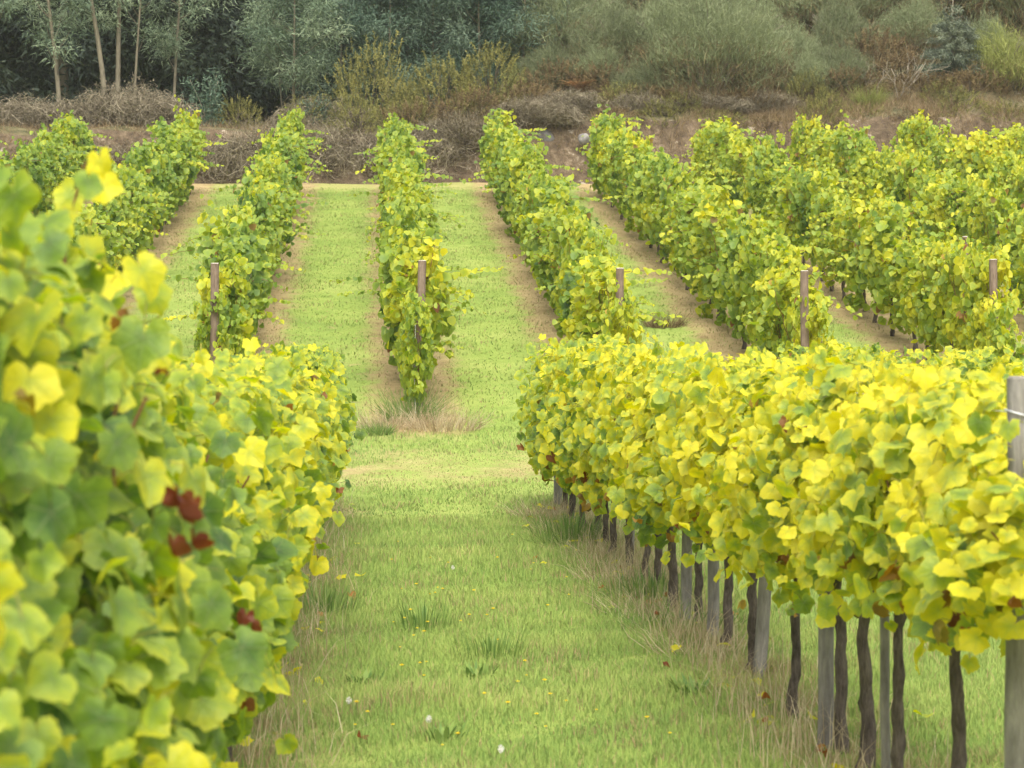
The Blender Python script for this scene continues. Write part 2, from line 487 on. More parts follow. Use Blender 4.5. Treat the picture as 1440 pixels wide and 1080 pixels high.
# ------------------------------------------------------------------ vine leaves
def leaf_template(seed, no=30, dry=False):
    r = np.random.default_rng(seed)
    th = (np.arange(no) / no * 2 - 1) * np.pi + np.pi / no
    a = np.abs(th)
    rad = 0.5 + r.uniform(0.015, 0.050) * np.cos(th * 5.54) + 0.035 * np.exp(-(a / 0.30) ** 2)
    rad = rad * (0.86 + 0.14 * np.cos(th)) * (1 - 0.72 * np.exp(-((np.pi - a) / 0.20) ** 2))
    rad = rad * (1 + 0.034 * np.where(np.arange(no) % 2, 1, -1)) * (1 + 0.03 * r.standard_normal(no))
    rad = rad * (1.0 + r.uniform(-0.04, 0.14) * np.sin(a))
    c = dict(fold=r.uniform(-0.32, 0.32), droop=r.uniform(0.0, 0.55), curl=r.uniform(-0.2, 0.5), w=r.uniform(0.05, 0.13), ph=r.uniform(0, 6.28))
    if dry: c.update(fold=r.choice([-1, 1]) * r.uniform(0.9, 1.6), droop=r.uniform(0.5, 1.4), curl=r.uniform(0.6, 1.6), w=0.2)
    def zz(x, y, ra, t):
        return c['fold'] * np.abs(x) - c['droop'] * y * np.abs(y) - c['curl'] * ra ** 3 * 1.6 + c['w'] * np.sin(3 * t + c['ph']) * ra ** 2 * 3
    out = np.stack([np.sin(th) * rad, np.cos(th) * rad, zz(np.sin(th) * rad, np.cos(th) * rad, rad, th)], -1)
    rm = rad * 0.55
    mid = np.stack([np.sin(th) * rm, np.cos(th) * rm, zz(np.sin(th) * rm, np.cos(th) * rm, rm, th)], -1)
    v = np.concatenate([[[0, 0, 0]], mid, out])
    i = np.arange(no - 1)
    tri = np.stack([0 * i, 1 + i, 2 + i], -1)
    quad = np.stack([1 + i, 1 + no + i, 2 + no + i, 2 + i], -1)
    edge = np.concatenate([[0], np.full(no, 0.55), np.full(no, 1.0)])
    return v, [tri, quad], edge

def leaf_far(seed):
    r = np.random.default_rng(seed)
    o = np.array([[0, .55], [.30, .40], [.50, .08], [.42, -.25], [.14, -.34], [-.14, -.34], [-.42, -.25], [-.50, .08], [-.30, .40]])
    o = o * (1 + 0.08 * r.standard_normal((9, 1)))
    fo, dr = r.uniform(-0.05, 0.4), r.uniform(0.0, 0.6)
    z = fo * np.abs(o[:, 0]) - dr * o[:, 1] * np.abs(o[:, 1]) + 0.03 * r.standard_normal(9)
    v = np.concatenate([[[0, 0, 0]], np.column_stack([o, z])])
    i = np.arange(9)
    return v, [np.stack([0 * i, 1 + (i + 1) % 9, 1 + i], -1)], np.concatenate([[0], np.ones(9)])

T_NEAR = [leaf_template(100 + k) for k in range(10)]
T_DRY = [leaf_template(150 + k, 30, True) for k in range(5)]
T_FAR = [leaf_far(200 + k) for k in range(6)]

def scatter_leaves(g, pos, nrm, tip, size, tone, wither, temps, r, petiole=False, mat=0):
    nrm = norm(nrm)
    tip = tip - nrm * np.sum(tip * nrm, -1, keepdims=True)
    tip = norm(tip)
    sx = np.cross(tip, nrm)
    B = np.stack([sx, tip, nrm], -1)                      # columns
    dryn = wither > 0
    which = r.integers(0, len(temps), len(pos))
    if len(temps[0][0]) > 20:
        temps = list(temps) + T_DRY
        which = np.where(dryn, len(temps) - 5 + which % 5, which)
        size = np.where(dryn, size * 0.62, size)
    for k, (tv, tf, te) in enumerate(temps):
        I = np.nonzero(which == k)[0]
        if not len(I): continue
        v = np.einsum('nij,tj->nti', B[I], tv) * size[I][:, None, None] + pos[I][:, None]
        T = len(tv)
        fs = [(f[None] + (np.arange(len(I)) * T)[:, None, None]).reshape(-1, f.shape[1]) for f in tf]
        d = np.zeros((len(I), T, 6), np.float32); d[..., 3] = tv[None, :, 0]; d[..., 4] = tv[None, :, 1]
        d[..., 0] = te[None]; d[..., 1] = tone[I][:, None]; d[..., 2] = wither[I][:, None]
        g.add(v.reshape(-1, 3), fs, d.reshape(-1, 6), mat)
    if petiole:
        n = len(pos)
        back = norm(-tip * 0.7 - nrm * 0.5 + 0.3 * r.standard_normal((n, 3))) * (size * 0.7)[:, None]
        P = np.stack([pos, pos + back * 0.5 + np.array([0, 0, 0.01]), pos + back], 1)
        ribbons(g, P, np.full(n, 0.0016), None, np.column_stack([np.zeros(n), tone, np.full(n, 0.35)]), mat, False, r)

def foliage(seed, L, zlo, ztop, w, n, temps, smin, smax, shoots, rag=1.0, petiole=False, wither=0.012, arm=0, per=9, low_wither=0.0, taper=0.0, armlen=1.0):
    """the leaves of one trellised vine: x across the row, y along it, origin at the foot of the trunk"""
    r = np.random.default_rng(seed)
    g = Geo(); gc = Geo()
    nc = n // per
    yc = r.uniform(-L / 2, L / 2, nc)
    zt = ztop + 0.13 * rag * wave(yc, seed + 1, 7.0) + 0.05 * r.standard_normal(nc)
    zb = zlo + 0.14 * rag * wave(yc, seed + 2, 6.0)
    t = r.uniform(0, 1, nc) ** 0.85
    z = zb + (zt - zb) * t
    prof = (0.55 + 0.45 * np.sin(np.pi * np.clip(t * 1.15 + 0.05, 0, 1))) * np.where(t > 0.88, 0.8, 1) * (1 - taper * t if taper > 0 else 1 + taper * (1 - t))
    side = np.where(r.uniform(size=nc) < 0.5, -1.0, 1.0)
    bul = 1 + 0.28 * rag * wave2(yc * 1.0, z, seed + 5, 5.0)
    x = side * w * prof * bul * (1 - np.abs(r.standard_normal(nc)) * 0.30)
    x = np.where(t > 0.90, r.uniform(-1, 1, nc) * w * 0.75 * (1 - max(taper, 0)), x)
    C = np.column_stack([x, yc, z])
    k = r.integers(0, nc, n)
    pos = C[k] + r.standard_normal((n, 3)) * np.array([0.055, 0.085, 0.085])
    if rag == 1.0: pos[:, 2] = np.minimum(pos[:, 2], ztop + 0.10 + 0.04 * r.standard_normal(n))
    outx = np.tanh(pos[:, 0] / (w * 0.45))
    tt = np.clip((pos[:, 2] - zlo) / (ztop - zlo), 0, 1.1)
    nrm = np.column_stack([outx * 0.55, np.full(n, -0.62), 0.32 + 0.45 * tt ** 3]) + 0.58 * r.standard_normal((n, 3))
    tip = np.column_stack([outx * 0.35, np.full(n, -0.2), -np.ones(n) * 0.9]) + 0.42 * r.standard_normal((n, 3))
    size = r.uniform(smin, smax, n) * (1 - 0.15 * (tt > 0.95))
    tone = np.clip(0.5 + 0.22 * r.standard_normal(n) + 0.10 * (tt - 0.5), 0, 1)
    wi = (r.uniform(size=n) < wither + low_wither * (tt < 0.18)).astype(float) * r.uniform(0.6, 1, n)
    ext = [[], [], [], [], [], []]
    def shoot(p0, d0, length, sag, nl):
        u = np.linspace(0, 1, 9)
        d0 = norm(np.asarray(d0, float))
        P = np.asarray(p0)[None] + d0[None] * (u * length)[:, None] + np.array([0, 0, -1])[None] * (sag * u ** 2)[:, None]
        P += 0.012 * r.standard_normal((9, 3)) * u[:, None]
        tube(gc, P, np.linspace(0.0045, 0.0015, 9), 4, cap=False)
        for j in range(nl):
            uu = 0.12 + 0.88 * (j + 0.5) / nl
            q = np.array([np.interp(uu, u, P[:, c]) for c in range(3)])
            az = r.uniform(0, 6.28)
            off = np.array([math.cos(az), math.sin(az), 0.1]) * r.uniform(0.02, 0.07)
            ext[0].append(q + off)
            ext[1].append(np.array([off[0] * 6, off[1] * 6 - 0.5, 0.6]) + 0.35 * r.standard_normal(3))
            ext[2].append(off * 9 + np.array([0, 0, -0.6]) + 0.3 * r.standard_normal(3))
            ext[3].append(r.uniform(smin, smax) * (1.05 - 0.5 * uu))
            ext[4].append(np.clip(0.5 + 0.15 * uu + 0.2 * r.standard_normal(), 0, 1)); ext[5].append(0.0)
    for s in range(shoots):
        y0 = r.uniform(-L / 2, L / 2)
        shoot((r.uniform(-0.6, 0.6) * w, y0, ztop - 0.18), (r.normal() * 0.35, r.normal() * 0.35, 1.0), r.uniform(0.20, 0.40) * (1 if rag == 1 else 1.4), r.uniform(0.0, 0.2), r.integers(6, 11))
    for s in range(arm):
        sd = r.choice([-1, 1])
        shoot((sd * w * 0.6, r.uniform(-L / 2, L / 2), r.uniform(zlo + 0.5 * (ztop - zlo), ztop)), (sd * 1.0, r.normal() * 0.4, r.uniform(-0.1, 0.45)), r.uniform(0.35, 0.75) * armlen, r.uniform(0.1, 0.4), int(r.integers(8, 14) * armlen))
    for s in range(int(6 * L)):                                # canes that rise through the leaves
        y0 = r.uniform(-L / 2, L / 2)
        u = np.linspace(0, 1, 7)[:, None]
        P = np.array([0, y0, zlo + 0.12]) * (1 - u) + np.array([r.uniform(-0.8, 0.8) * w, y0 + r.normal() * 0.2, ztop - 0.24]) * u + 0.02 * r.standard_normal((7, 3))
        tube(gc, P, np.linspace(0.005, 0.003, 7), 4, cap=False)
    if ext[0]:
        pos = np.concatenate([pos, np.array(ext[0])]); nrm = np.concatenate([nrm, np.array(ext[1])]); tip = np.concatenate([tip, np.array(ext[2])])
        size = np.concatenate([size, ext[3]]); tone = np.concatenate([tone, ext[4]]); wi = np.concatenate([wi, ext[5]])
    scatter_leaves(g, pos, nrm, tip, size, tone, wi, temps, r, petiole)
    off = g.n
    for k_, fl in gc.f.items():
        for f_, m_i in zip(fl, gc.mi[k_]):
            g.f.setdefault(k_, []).append(f_ + off); g.mi.setdefault(k_, []).append(m_i + 1)
    g.v += gc.v; g.a += gc.a; g.n += gc.n
    return g

def trunk_geo(seed, h, rad, arms=0.45):
    r = np.random.default_rng(seed)
    g = Geo()
    k = 20
    u = np.linspace(0, 1, k)
    P = np.column_stack([0.018 * wave(u, seed, 5.0), 0.03 * wave(u, seed + 9, 5.0), u * h - 0.04 * (u == 0)])
    P[:, :2] -= P[0, :2]
    tube(g, P, rad * (1.15 - 0.35 * u + 0.35 * np.exp(-u * 9) + 0.25 * np.exp(-((u - 1) / 0.12) ** 2) + 0.16 * wave(u, seed + 20, 22.0)) * 0.92, 12, wob=0.13, r=r)
    ga = Geo()
    for s in (-1, 1):
        v = np.linspace(0, 1, 7)
        A = P[-1][None] + np.column_stack([0.02 * wave(v, seed + 3 + s, 6.0), s * v * arms, 0.03 + 0.09 * np.sqrt(v) + 0.02 * wave(v, seed + 5 + s, 7.0)])
        A[0] = P[-1]
        tube(ga, A, np.linspace(rad * 0.75, rad * 0.35, 7), 7, wob=0.1, r=r)
    return g, ga

NEAR = []
for k in range(9):
    g = foliage(1000 + 17 * k, 1.28, 0.74, 1.53, 0.29, 900, T_NEAR, 0.050, 0.120, 1, 1.0, True, 0.010, 0, 9, 0.10)
    NEAR.append(g.mesh('foliage', [M['vine_near'], M['cane']]))
NEAR_HI = [foliage(1500 + 17 * k, 1.28, 0.92, 1.50, 0.29, 780, T_NEAR, 0.052, 0.122, 1, 1.0, True, 0.012, 0, 9, 0.16).mesh('foliage', [M['vine_near'], M['cane']]) for k in range(4)]
TALL = [foliage(1700 + 17 * k, 1.28, 0.62, [1.80, 1.85, 1.78, 1.61, 1.51][k], 0.35, 1120, T_NEAR, 0.054, 0.116, 0, 1.0, True, 0.006, 0, 9, 0.03, 0.52).mesh('foliage', [M['vine_near'], M['cane']]) for k in range(5)]
FARV = []
for k in range(10):
    g = foliage(3000 + 23 * k, 1.95, 0.42, 1.74, 0.38, 1080, T_FAR, 0.075, 0.145, 6, 2.0, False, 0.006, 3, 15, 0.0, -0.45, 1.5 if k % 3 == 0 else 1.0)
    FARV.append(g.mesh('foliage', [M['vine_far'], M['cane']]))
TR_NEAR = []   # slender, dark barked
for k in range(6):
    g, ga = trunk_geo(500 + k, 0.80, 0.022 + 0.003 * (k % 3))
    TR_NEAR.append((g.mesh('trunk', M['trunk']), ga.mesh('arm', M['trunk'])))
TR_FAR = []
for k in range(4):
    g, ga = trunk_geo(600 + k, 0.62, 0.028, 0.7)
    TR_FAR.append((g.mesh('trunk', M['trunk']), ga.mesh('arm', M['trunk'])))

def vine(x, y, label, group, fol, trk, yellow, rz=0.0, sx=1.0, sz=1.0, arms=True, fz=0.0):
    t = thing('grapevine', label, 'grapevine', (x, y, gz(x, y)), 0, group)
    f = put('foliage', fol, t); f['yellow'] = float(yellow); f.scale = (sx * (1 if rz == 0 else -1), 1, sz); f.location.z = fz
    put('trunk', trk[0], t)
    if arms: put('arm', trk[1], t)
    return t

# right-hand near row: every trunk where the photograph shows it
ys = [7.38, 8.4, 9.2, 10.1, 11.0, 11.65, 12.6, 14.1, 15.5, 16.7, 17.8, 18.9, 20.0, 21.2, 22.3, 23.4, 24.5, 25.6, 26.7, 27.7, 28.6]
ORD = ['first', 'second', 'third', 'fourth', 'fifth', 'sixth', 'seventh', 'eighth', 'ninth', 'tenth']
g_r = 'vines of the yellow row beside the grass lane'
for i, y in enumerate(ys):   # the first stands just past the picture edge
    if i == 0: lab = 'lower yellow vine cut by the picture edge below the grey post with wire tie'
    elif i <= 9: lab = f'yellow-leaved vine, {ORD[i]} dark trunk along the near yellow row from the picture edge'
    elif i == 20: lab = 'vine closing the far end of the yellow row, green leaves hanging to the grass'
    else: lab = 'vine with yellow and lime leaves hiding its trunk, far half of the yellow row'
    yl = 0.82 - 0.0075 * max(0, y - 10) + 0.05 * math.sin(i * 2.1)
    low = 0.0 if i < 7 else -0.04 * (i - 6)
    end = i == 20
    fzz = max(low, -0.30) if not end else -0.36
    vine(1.9 + 0.03 * math.sin(i * 1.7), y, lab, g_r, NEAR_HI[(i - 1) % 4] if i < 5 else NEAR[(i * 4) % 9], TR_NEAR[(i * 5) % 6], yl, math.pi * (i % 2), 1.0 + (0.15 if y > 20 else 0), ((1.50 + (0.03 * math.sin(i * 2.7)) + 0.05 * (y > 20)) - fzz) / 1.53 if i >= 5 else (0.68 if i == 0 else 0.98), True, 0.32 if i == 0 else fzz)

# left-hand near row, right beside the camera
g_l = 'vines of the green and yellow row beside the camera'
for i in range(24):
    y = 4.15 + 1.06 * i
    if i == 0: lab = 'tall green-leaved vine closest to the camera with the largest blurred leaves'
    elif i == 1: lab = 'tall vine whose shoot with bright yellow top leaf rises highest'
    elif i == 2: lab = 'vine with large green leaves just behind the tallest yellow-tipped shoot'
    elif i == 23: lab = 'vine closing the far end of the row beside the camera, small green leaves'
    elif i < 8: lab = 'vine thick with bright yellow leaves, middle of the row beside the camera'
    else: lab = 'smaller-looking yellow-green vine towards the far end of the row beside the camera'
    yl = [0.56, 0.58, 0.55, 0.62, 0.68, 0.71, 0.72, 0.70][i] if i < 8 else 0.66 - 0.012 * (i - 8)
    sz = 1.0 if i < 5 else 0.97 + 0.03 * math.sin(i * 2.3)
    vine(-0.60 + 0.03 * math.sin(i * 2.3) - (0.06 if i < 7 else 0), y, lab, g_l, TALL[i] if i < 5 else NEAR[(i * 2 + 5) % 9], TR_NEAR[(i * 5 + 2) % 6], yl, math.pi * ((i // 2) % 2), 1.0, sz, True, 0.0)

def tall_shoot(parent_y):
    r = np.random.default_rng(77); g = Geo()
    P = np.array([[0.0, 0, 1.62], [0.01, 0.02, 1.80], [0.03, 0.02, 1.95], [0.06, 0.0, 2.05]])
    limb0 = np.column_stack([np.interp(np.linspace(0, 1, 9), np.linspace(0, 1, 4), P[:, c]) for c in range(3)])
    tube(g, limb0, np.linspace(0.005, 0.002, 9), 5, cap=False, mat=1)
    n = 12
    q = limb0[np.clip((np.arange(n) * 8 // (n - 1)), 0, 8)] + r.standard_normal((n, 3)) * np.array([0.030, 0.03, 0.01])
    nr = np.column_stack([0.5 * r.standard_normal(n), np.full(n, -0.9), np.full(n, 0.3)]); tp = np.column_stack([r.standard_normal(n) * .6, 0 * q[:, 0] - .2, np.full(n, -0.8)])
    tone = np.clip(np.linspace(0.15, 0.6, n), 0, 1); tone[-2:] = 1.0
    scatter_leaves(g, q, nr, tp, np.linspace(0.115, 0.070, n), tone, np.zeros(n), T_NEAR, r, False)
    o = g.build('tall_shoot', [M['vine_near'], M['cane']]); o['yellow'] = 0.62
    return o
_v = [o for o in bpy.data.objects if o.get('label', '').startswith('tall vine whose shoot')][0]
_s = tall_shoot(0); _s.parent = _v; _s.location = (0.02, 0.35, 0)

def withered(vine_obj, pts, seed, smin, smax):
    r = np.random.default_rng(seed); g = Geo()
    base = np.array(vine_obj.location); P = []
    for px, py, d in pts:
        P.append([at(px, d), d, h_at(py, d)])
    P = np.array(P) - base
    k = np.arange(len(P)); n = len(k)
    q = P[k] + 0.012 * r.standard_normal((n, 3))
    nr = np.column_stack([0.6 * r.standard_normal(n), np.full(n, -0.9), 0.3 * r.standard_normal(n)])
    tp = np.column_stack([0.4 * r.standard_normal(n), np.zeros(n), np.full(n, -1.0)])
    scatter_leaves(g, q, nr, tp, r.uniform(smin, smax, n), r.uniform(0.05, 0.55, n), np.ones(n), T_NEAR, r, False)
    o = g.build('withered_leaves', M['vine_near'], vine_obj); o['yellow'] = 0.5; o['label'] = 'dark red withered leaves'
_vs = [o for o in bpy.data.objects if o.get('group') == g_l]
withered(_vs[0], [(262, 690, 4.45), (266, 705, 4.45), (258, 725, 4.42), (255, 745, 4.42), (253, 765, 4.42)], 5, 0.06, 0.085)
withered(_vs[1], [(250, 505, 4.5)], 8, 0.035, 0.045)
withered(_vs[2], [(346, 855, 6.0), (346, 878, 6.0), (344, 900, 6.0), (342, 915, 6.0)], 6, 0.045, 0.065)

# third near row, only its top shows over the yellow row
g_3 = 'vines of the row behind the yellow row'
for i in range(9):
    y = 19.8 + 1.08 * i
    lab = 'vine in the row behind the yellow row, only its lime top leaves visible'
    vine(4.38, y, lab, g_3, NEAR[(i * 2 + 3) % 9], TR_NEAR[i % 6], 0.66, math.pi * (i % 2), 1.0, 1.0, True, 0.0)

# far block
ROWS = {-4: 'in the outermost uphill row on the forest side', -3: 'in the fourth uphill row on the forest side, counted inward from the edge',
        -2: 'in the second uphill row from the central row, forest side', -1: 'in the first uphill row beside the central row, forest side',
        0: 'in the central uphill row facing the grass lane', 1: 'in the first uphill row beside the central row, broom side',
        2: 'in the second uphill row from the central row, broom side', 3: 'in the third uphill row from the central row, broom side',
        4: 'in the fourth uphill row from the central row, broom side', 5: 'in the fifth uphill row from the central row, broom side',
        6: 'in the outermost uphill row on the broom side'}
ROWS[-3] = 'in the third uphill row from the central row, forest side'
for k in range(-4, 7):
    x0 = ROW0 + ROWD * k
    y = FAR_A + 0.45
    i = 0
    while y < FAR_B:
        p = px_of(x0, y)
        if -70 < p < 1510:
            first = i == 0
            last = y + 1.5 >= FAR_B
            lab = ('bushy green vine ' if k < 2 else 'bushy yellow-green vine ') + ROWS[k]
            if first: lab = 'front end vine ' + ROWS[k]
            elif last: lab = 'vine at the bank end ' + ROWS[k]
            yl = 0.51 + 0.025 * k + (0.04 if k < 0 else 0) + (0.12 if i < 2 else 0) + 0.04 * math.sin(i * 1.9 + k)
            xx = x0 + 0.06 * math.sin(i * 2.2 + k * 1.7)
            sc = 1.0 + 0.10 * math.sin(i * 1.37 + k * 2.1)
            if first: sc = 0.88
            vine(xx, y, lab, 'vines ' + ROWS[k], FARV[(i * 3 + k * 7) % 10], TR_FAR[(i + k) % 4], min(yl, 0.64), math.pi * ((i + k) % 2), (0.56 if first else 0.92 + 0.14 * math.sin(i * 0.9 + k)), sc, first, -0.12 if first else 0.0)
        y += 1.5; i += 1

# ------------------------------------------------------------------ posts and wires
def post_geo(h, r0, seed, top):
    r = np.random.default_rng(seed)
    g = Geo(); u = np.linspace(0, 1, 8)
    P = np.column_stack([0.006 * wave(u, seed, 4), 0.006 * wave(u, seed + 1, 4), u * (h + 0.1) - 0.1])
    tube(g, P, r0 * (1 - 0.08 * u), 14, cap=False, wob=0.02, r=r)
    gt = Geo()
    a = np.arange(14) / 14 * 2 * np.pi
    rr = r0 * 0.93
    v = np.concatenate([np.column_stack([np.cos(a) * rr, np.sin(a) * rr, np.full(14, h - 0.004)]),
                        np.column_stack([np.cos(a) * rr * 0.82, np.sin(a) * rr * 0.82, np.full(14, h + 0.006)])]) + np.array([P[-1][0], P[-1][1], 0])
    i = np.arange(14)
    gt.add(v, [np.stack([i, (i + 1) % 14, 14 + (i + 1) % 14, 14 + i], -1), (14 + i)[None]])
    return g, gt

def post(x, y, h, r0, label, mat, group=None, lean=(0, 0), seed=1, ring=None):
    t = thing('trellis_post', label, 'post', (x, y, gz(x, y)), 0, group)
    t.rotation_euler = (lean[1], lean[0], seed * 1.3)
    g, gt = post_geo(h, r0, seed, None)
    g.build('shaft', mat, t)
    gt.build('sawn_top', M['post_top'] if mat is not M['post'] else mat, t)
    if ring:
        gw = Geo(); a = np.linspace(0, 2 * np.pi, 21)
        tube(gw, np.column_stack([np.cos(a) * (r0 + 0.002), np.sin(a) * (r0 + 0.002), ring + 0.012 * np.sin(a)]), 0.0025, 5, cap=False)
        gw.build('wire_tie', M['wire'], t)
    return t

gp = 'grey posts in the yellow row'
post(1.822, 7.95, 1.60, 0.040, 'grey weathered post with wire tie, cut by the picture edge in the yellow row', M['post'], gp, (0.01, 0), 1, 1.50)
for j, (px, d, lab) in enumerate([(1166, 11.75, 'grey post touching a brown trunk, fifth support along the yellow row'),
                                  (1071, 13.95, 'leaning pale grey post crossing a dark trunk in the yellow row'),
                                  (1005, 15.75, 'dark grey post with blue tape beside a trunk in the yellow row'),
                                  (966, 16.95, 'pale grey post standing before a crooked trunk where the dry weeds begin'),
                                  (888, 21.6, 'slim grey post between two trunks under green hanging leaves')]):
    post(at(px, d), d, 0.95, 0.034 if j != 4 else 0.028, lab, M['post'], gp, ((-0.05 if j == 1 else 0.01), 0.0), 11 + j)
post(at(1262, 10.02), 10.15, 1.0, 0.018, 'slim bluish grey stake behind a thick dark trunk in the yellow row', M['post'], gp, (0.02, 0), 21)
post(1.9, 29.2, 1.5, 0.045, 'end post of the yellow row buried in leaves', M['post'], gp, (0, 0.02), 22)
ge = 'brown end posts of the uphill rows'
for k, px, ht, ln, lab in [(-1, 300, 2.02, 0.0, 'brown end post with pale sawn top, green vines behind, forest side'),
                           (0, 585, 1.95, -0.03, 'brown end post with pale sawn top rising from the central uphill row'),
                           (1, 869, 1.86, 0.0, 'dark end post half covered by vine leaves, broom side of central row'),
                           (2, 1133, 1.95, -0.02, 'bare brown end post standing clear beside its vines over the grass'),
                           (3, 1404, 2.00, -0.02, 'brown end post with white sawn top near the picture edge')]:
    y = FAR_A + 0.75 - (1.0 if k in (-1, 2) else 0)
    post(at(px, y) + 0.03, y, ht, 0.058, lab, M['post_brown'], ge, (ln, 0), 31 + k)
post(at(1369, 40.5), 40.5, 1.95, 0.045, 'small dark post with wire seen above the third uphill row', M['post_brown'], ge, (0.03, 0), 41)

def wire(label, pts, group, r=0.0016):
    g = Geo(); pts = np.asarray(pts, float)
    tube(g, pts - pts[0], r, 5, cap=False)
    o = g.build('trellis_wire', M['wire']); o.location = pts[0]
    return tag(o, label, 'wire', group)
def row_wire(x, y0, y1, h, label, group):
    yy = np.linspace(y0, y1, 14)
    wire(label, np.column_stack([np.full(14, x), yy, zg(np.full(14, x), yy) + h - 0.012 * np.sin(np.linspace(0, np.pi * 6, 14)) ** 2]), group)
row_wire(1.9, 7.4, 29.2, 0.82, 'low carrying wire running through the yellow row above its trunks', 'wires of the yellow row')
row_wire(1.9, 7.4, 29.2, 1.50, 'top wire of the yellow row tied to its edge post', 'wires of the yellow row')
row_wire(-0.58, 3.4, 29.0, 0.82, 'carrying wire hidden in the leaves of the row beside the camera', 'wires of the row beside the camera')
y0 = FAR_A - 0.35
wire('taut pale anchor wire running from the ground to the central end post', [(at(584, y0), y0 - 0.25, gz(0.5, y0 - 0.25)), (at(583, y0), y0 + 0.1, gz(0.5, y0) + 0.55), (at(583, y0) + 0.02, FAR_A + 0.3, gz(0.5, FAR_A) + 1.2)], None, 0.0022)

# ------------------------------------------------------------------ grass
def in_view(x, y, m=30):
    p = px_of(x, y)
    return (p > -m) & (p < 1440 + m)

def blades(g, x, y, h, w, tone, dry, lean=0.45, r=rng):
    n = len(x)
    z = zg(x, y)
    az = r.uniform(0, 2 * np.pi, n)
    d = np.column_stack([np.cos(az), np.sin(az), np.zeros(n)])
    ln = (h * lean * np.abs(r.standard_normal(n)))[:, None]
    P = np.empty((n, 3, 3))
    P[:, 0] = np.column_stack([x, y, z - 0.01])
    P[:, 1] = P[:, 0] + d * ln * 0.35 + np.array([0, 0, 1]) * (h * 0.6)[:, None]
    P[:, 2] = P[:, 0] + d * ln + np.array([0, 0, 1]) * (h * (1 - 0.25 * np.minimum(lean, 1)))[:, None]
    a2 = az + np.pi / 2 + r.uniform(-0.8, 0.8, n)
    side = np.column_stack([np.cos(a2), np.sin(a2), np.zeros(n)])[:, None]
    ribbons(g, P, w, side, np.column_stack([np.zeros(n), tone, dry]))

gr = Geo()
def lane_grass(n, x0, x1, ya, yb, hmin, hmax, w, dens_pow=1.0, lean=0.45):
    y = ya + (yb - ya) * rng.uniform(0, 1, n) ** dens_pow
    x = rng.uniform(x0, x1, n)
    k = in_view(x, y); x, y = x[k], y[k]
    c = wave2(x, y, 77, 2.2); c2 = wave2(x, y, 78, 6.0)
    n = len(x)
    hh = rng.uniform(hmin, hmax, n) * (1 + 0.45 * c + 0.35 * c2)
    dist = np.minimum(np.abs(x - 1.9), np.abs(x + 0.55))
    dryp = np.clip(0.06 + 0.30 * (c2 > 0.5) + np.where(y < 29.5, 0.42 * np.exp(-(dist / 0.25) ** 2), 0), 0, 1)
    hl = np.exp(-((y - 32.4) / 1.3) ** 2) * (wave2(x, y, 81, 1.6) > -0.1)
    dryp = np.clip(dryp + 0.6 * hl, 0, 1); hh = hh * (1 - 0.55 * hl)
    near_far = (y > FAR_A - 1.3) & (np.abs(((x - ROW0) / ROWD + 0.5) % 1 - 0.5) * ROWD < 0.62 + 0.12 * c)
    dryp = np.where(near_far, 0.86, np.where(y > 37, dryp + 0.05, dryp))
    dry = (rng.uniform(size=n) < dryp) * rng.uniform(0.5, 1, n)
    tone = np.clip(0.5 + 0.25 * c - 0.15 * c2 + 0.2 * rng.standard_normal(n), 0, 1)
    keep = (hh > 0.008) & (rng.uniform(size=n) < np.where(near_far, 0.75, 1.0))
    blades(gr, x[keep], y[keep], hh[keep], w, tone[keep], dry[keep], lean)
lane_grass(130000, -1.0, 3.6, 10.6, 17.0, 0.035, 0.085, 0.0030)
lane_grass(130000, -1.2, 5.0, 17.0, 27.0, 0.035, 0.085, 0.0038)
lane_grass(70000, -1.6, 8.5, 27.0, 37.0, 0.030, 0.075, 0.0055, 1.0, 0.9)
lane_grass(175000, -9.0, 17.0, 37.0, 72.3, 0.03, 0.065, 0.008, 1.0, 1.3)
o = gr.build('grass', M['grass'], None, False); tag(o, 'short yellow-green meadow grass covering lanes', 'grass', None, 'stuff')

gs = Geo()
def straw(n, xc, sx, ya, yb, hmin, hmax):
    y = rng.uniform(ya, yb, n); x = xc + sx * rng.standard_normal(n)
    c = wave2(x, y, 91, 2.5)
    k = in_view(x, y) & (c > -0.25 + 0.5 * rng.standard_normal(n)); x, y = x[k], y[k]; n = len(x)
    blades(gs, x, y, rng.uniform(hmin, hmax, n), 0.0022, rng.uniform(0, 1, n), np.ones(n), 0.7)
straw(2300, 1.80, 0.17, 9.5, 22, 0.10, 0.34)
straw(2500, 1.95, 0.22, 20, 29.3, 0.08, 0.25)
straw(1500, -0.48, 0.16, 9.0, 29.3, 0.10, 0.34)
o = gs.build('dry_grass', M['straw'], None, False); tag(o, 'straw-coloured dry grass along the vine row bases', 'grass', None, 'stuff')

gl = Geo()
n = 150
y = rng.uniform(8.5, 29, n); x = np.where(rng.uniform(size=n) < 0.65, 1.85, -0.45) + 0.20 * rng.standard_normal(n)
z = zg(x, y) + rng.uniform(0.015, 0.05, n)
scatter_leaves(gl, np.column_stack([x, y, z]), np.column_stack([0.3 * rng.standard_normal(n), 0.3 * rng.standard_normal(n) - 0.2, np.ones(n)]), rng.standard_normal((n, 3)),
               rng.uniform(0.05, 0.10, n), rng.uniform(0.3, 1, n), (rng.uniform(size=n) < 0.25) * 1.0, T_NEAR, rng)
o = gl.build('fallen_leaves', M['vine_near']); o['yellow'] = 0.85
tag(o, 'fallen yellow and brown vine leaves under the near rows', 'leaves', None, 'stuff')

# ------------------------------------------------------------------ weeds and flowers in the lane
def gd(py, d=0):               # distance of a point of the flat near ground seen at picture line py
    return CAM_Z * F / (py - VY)

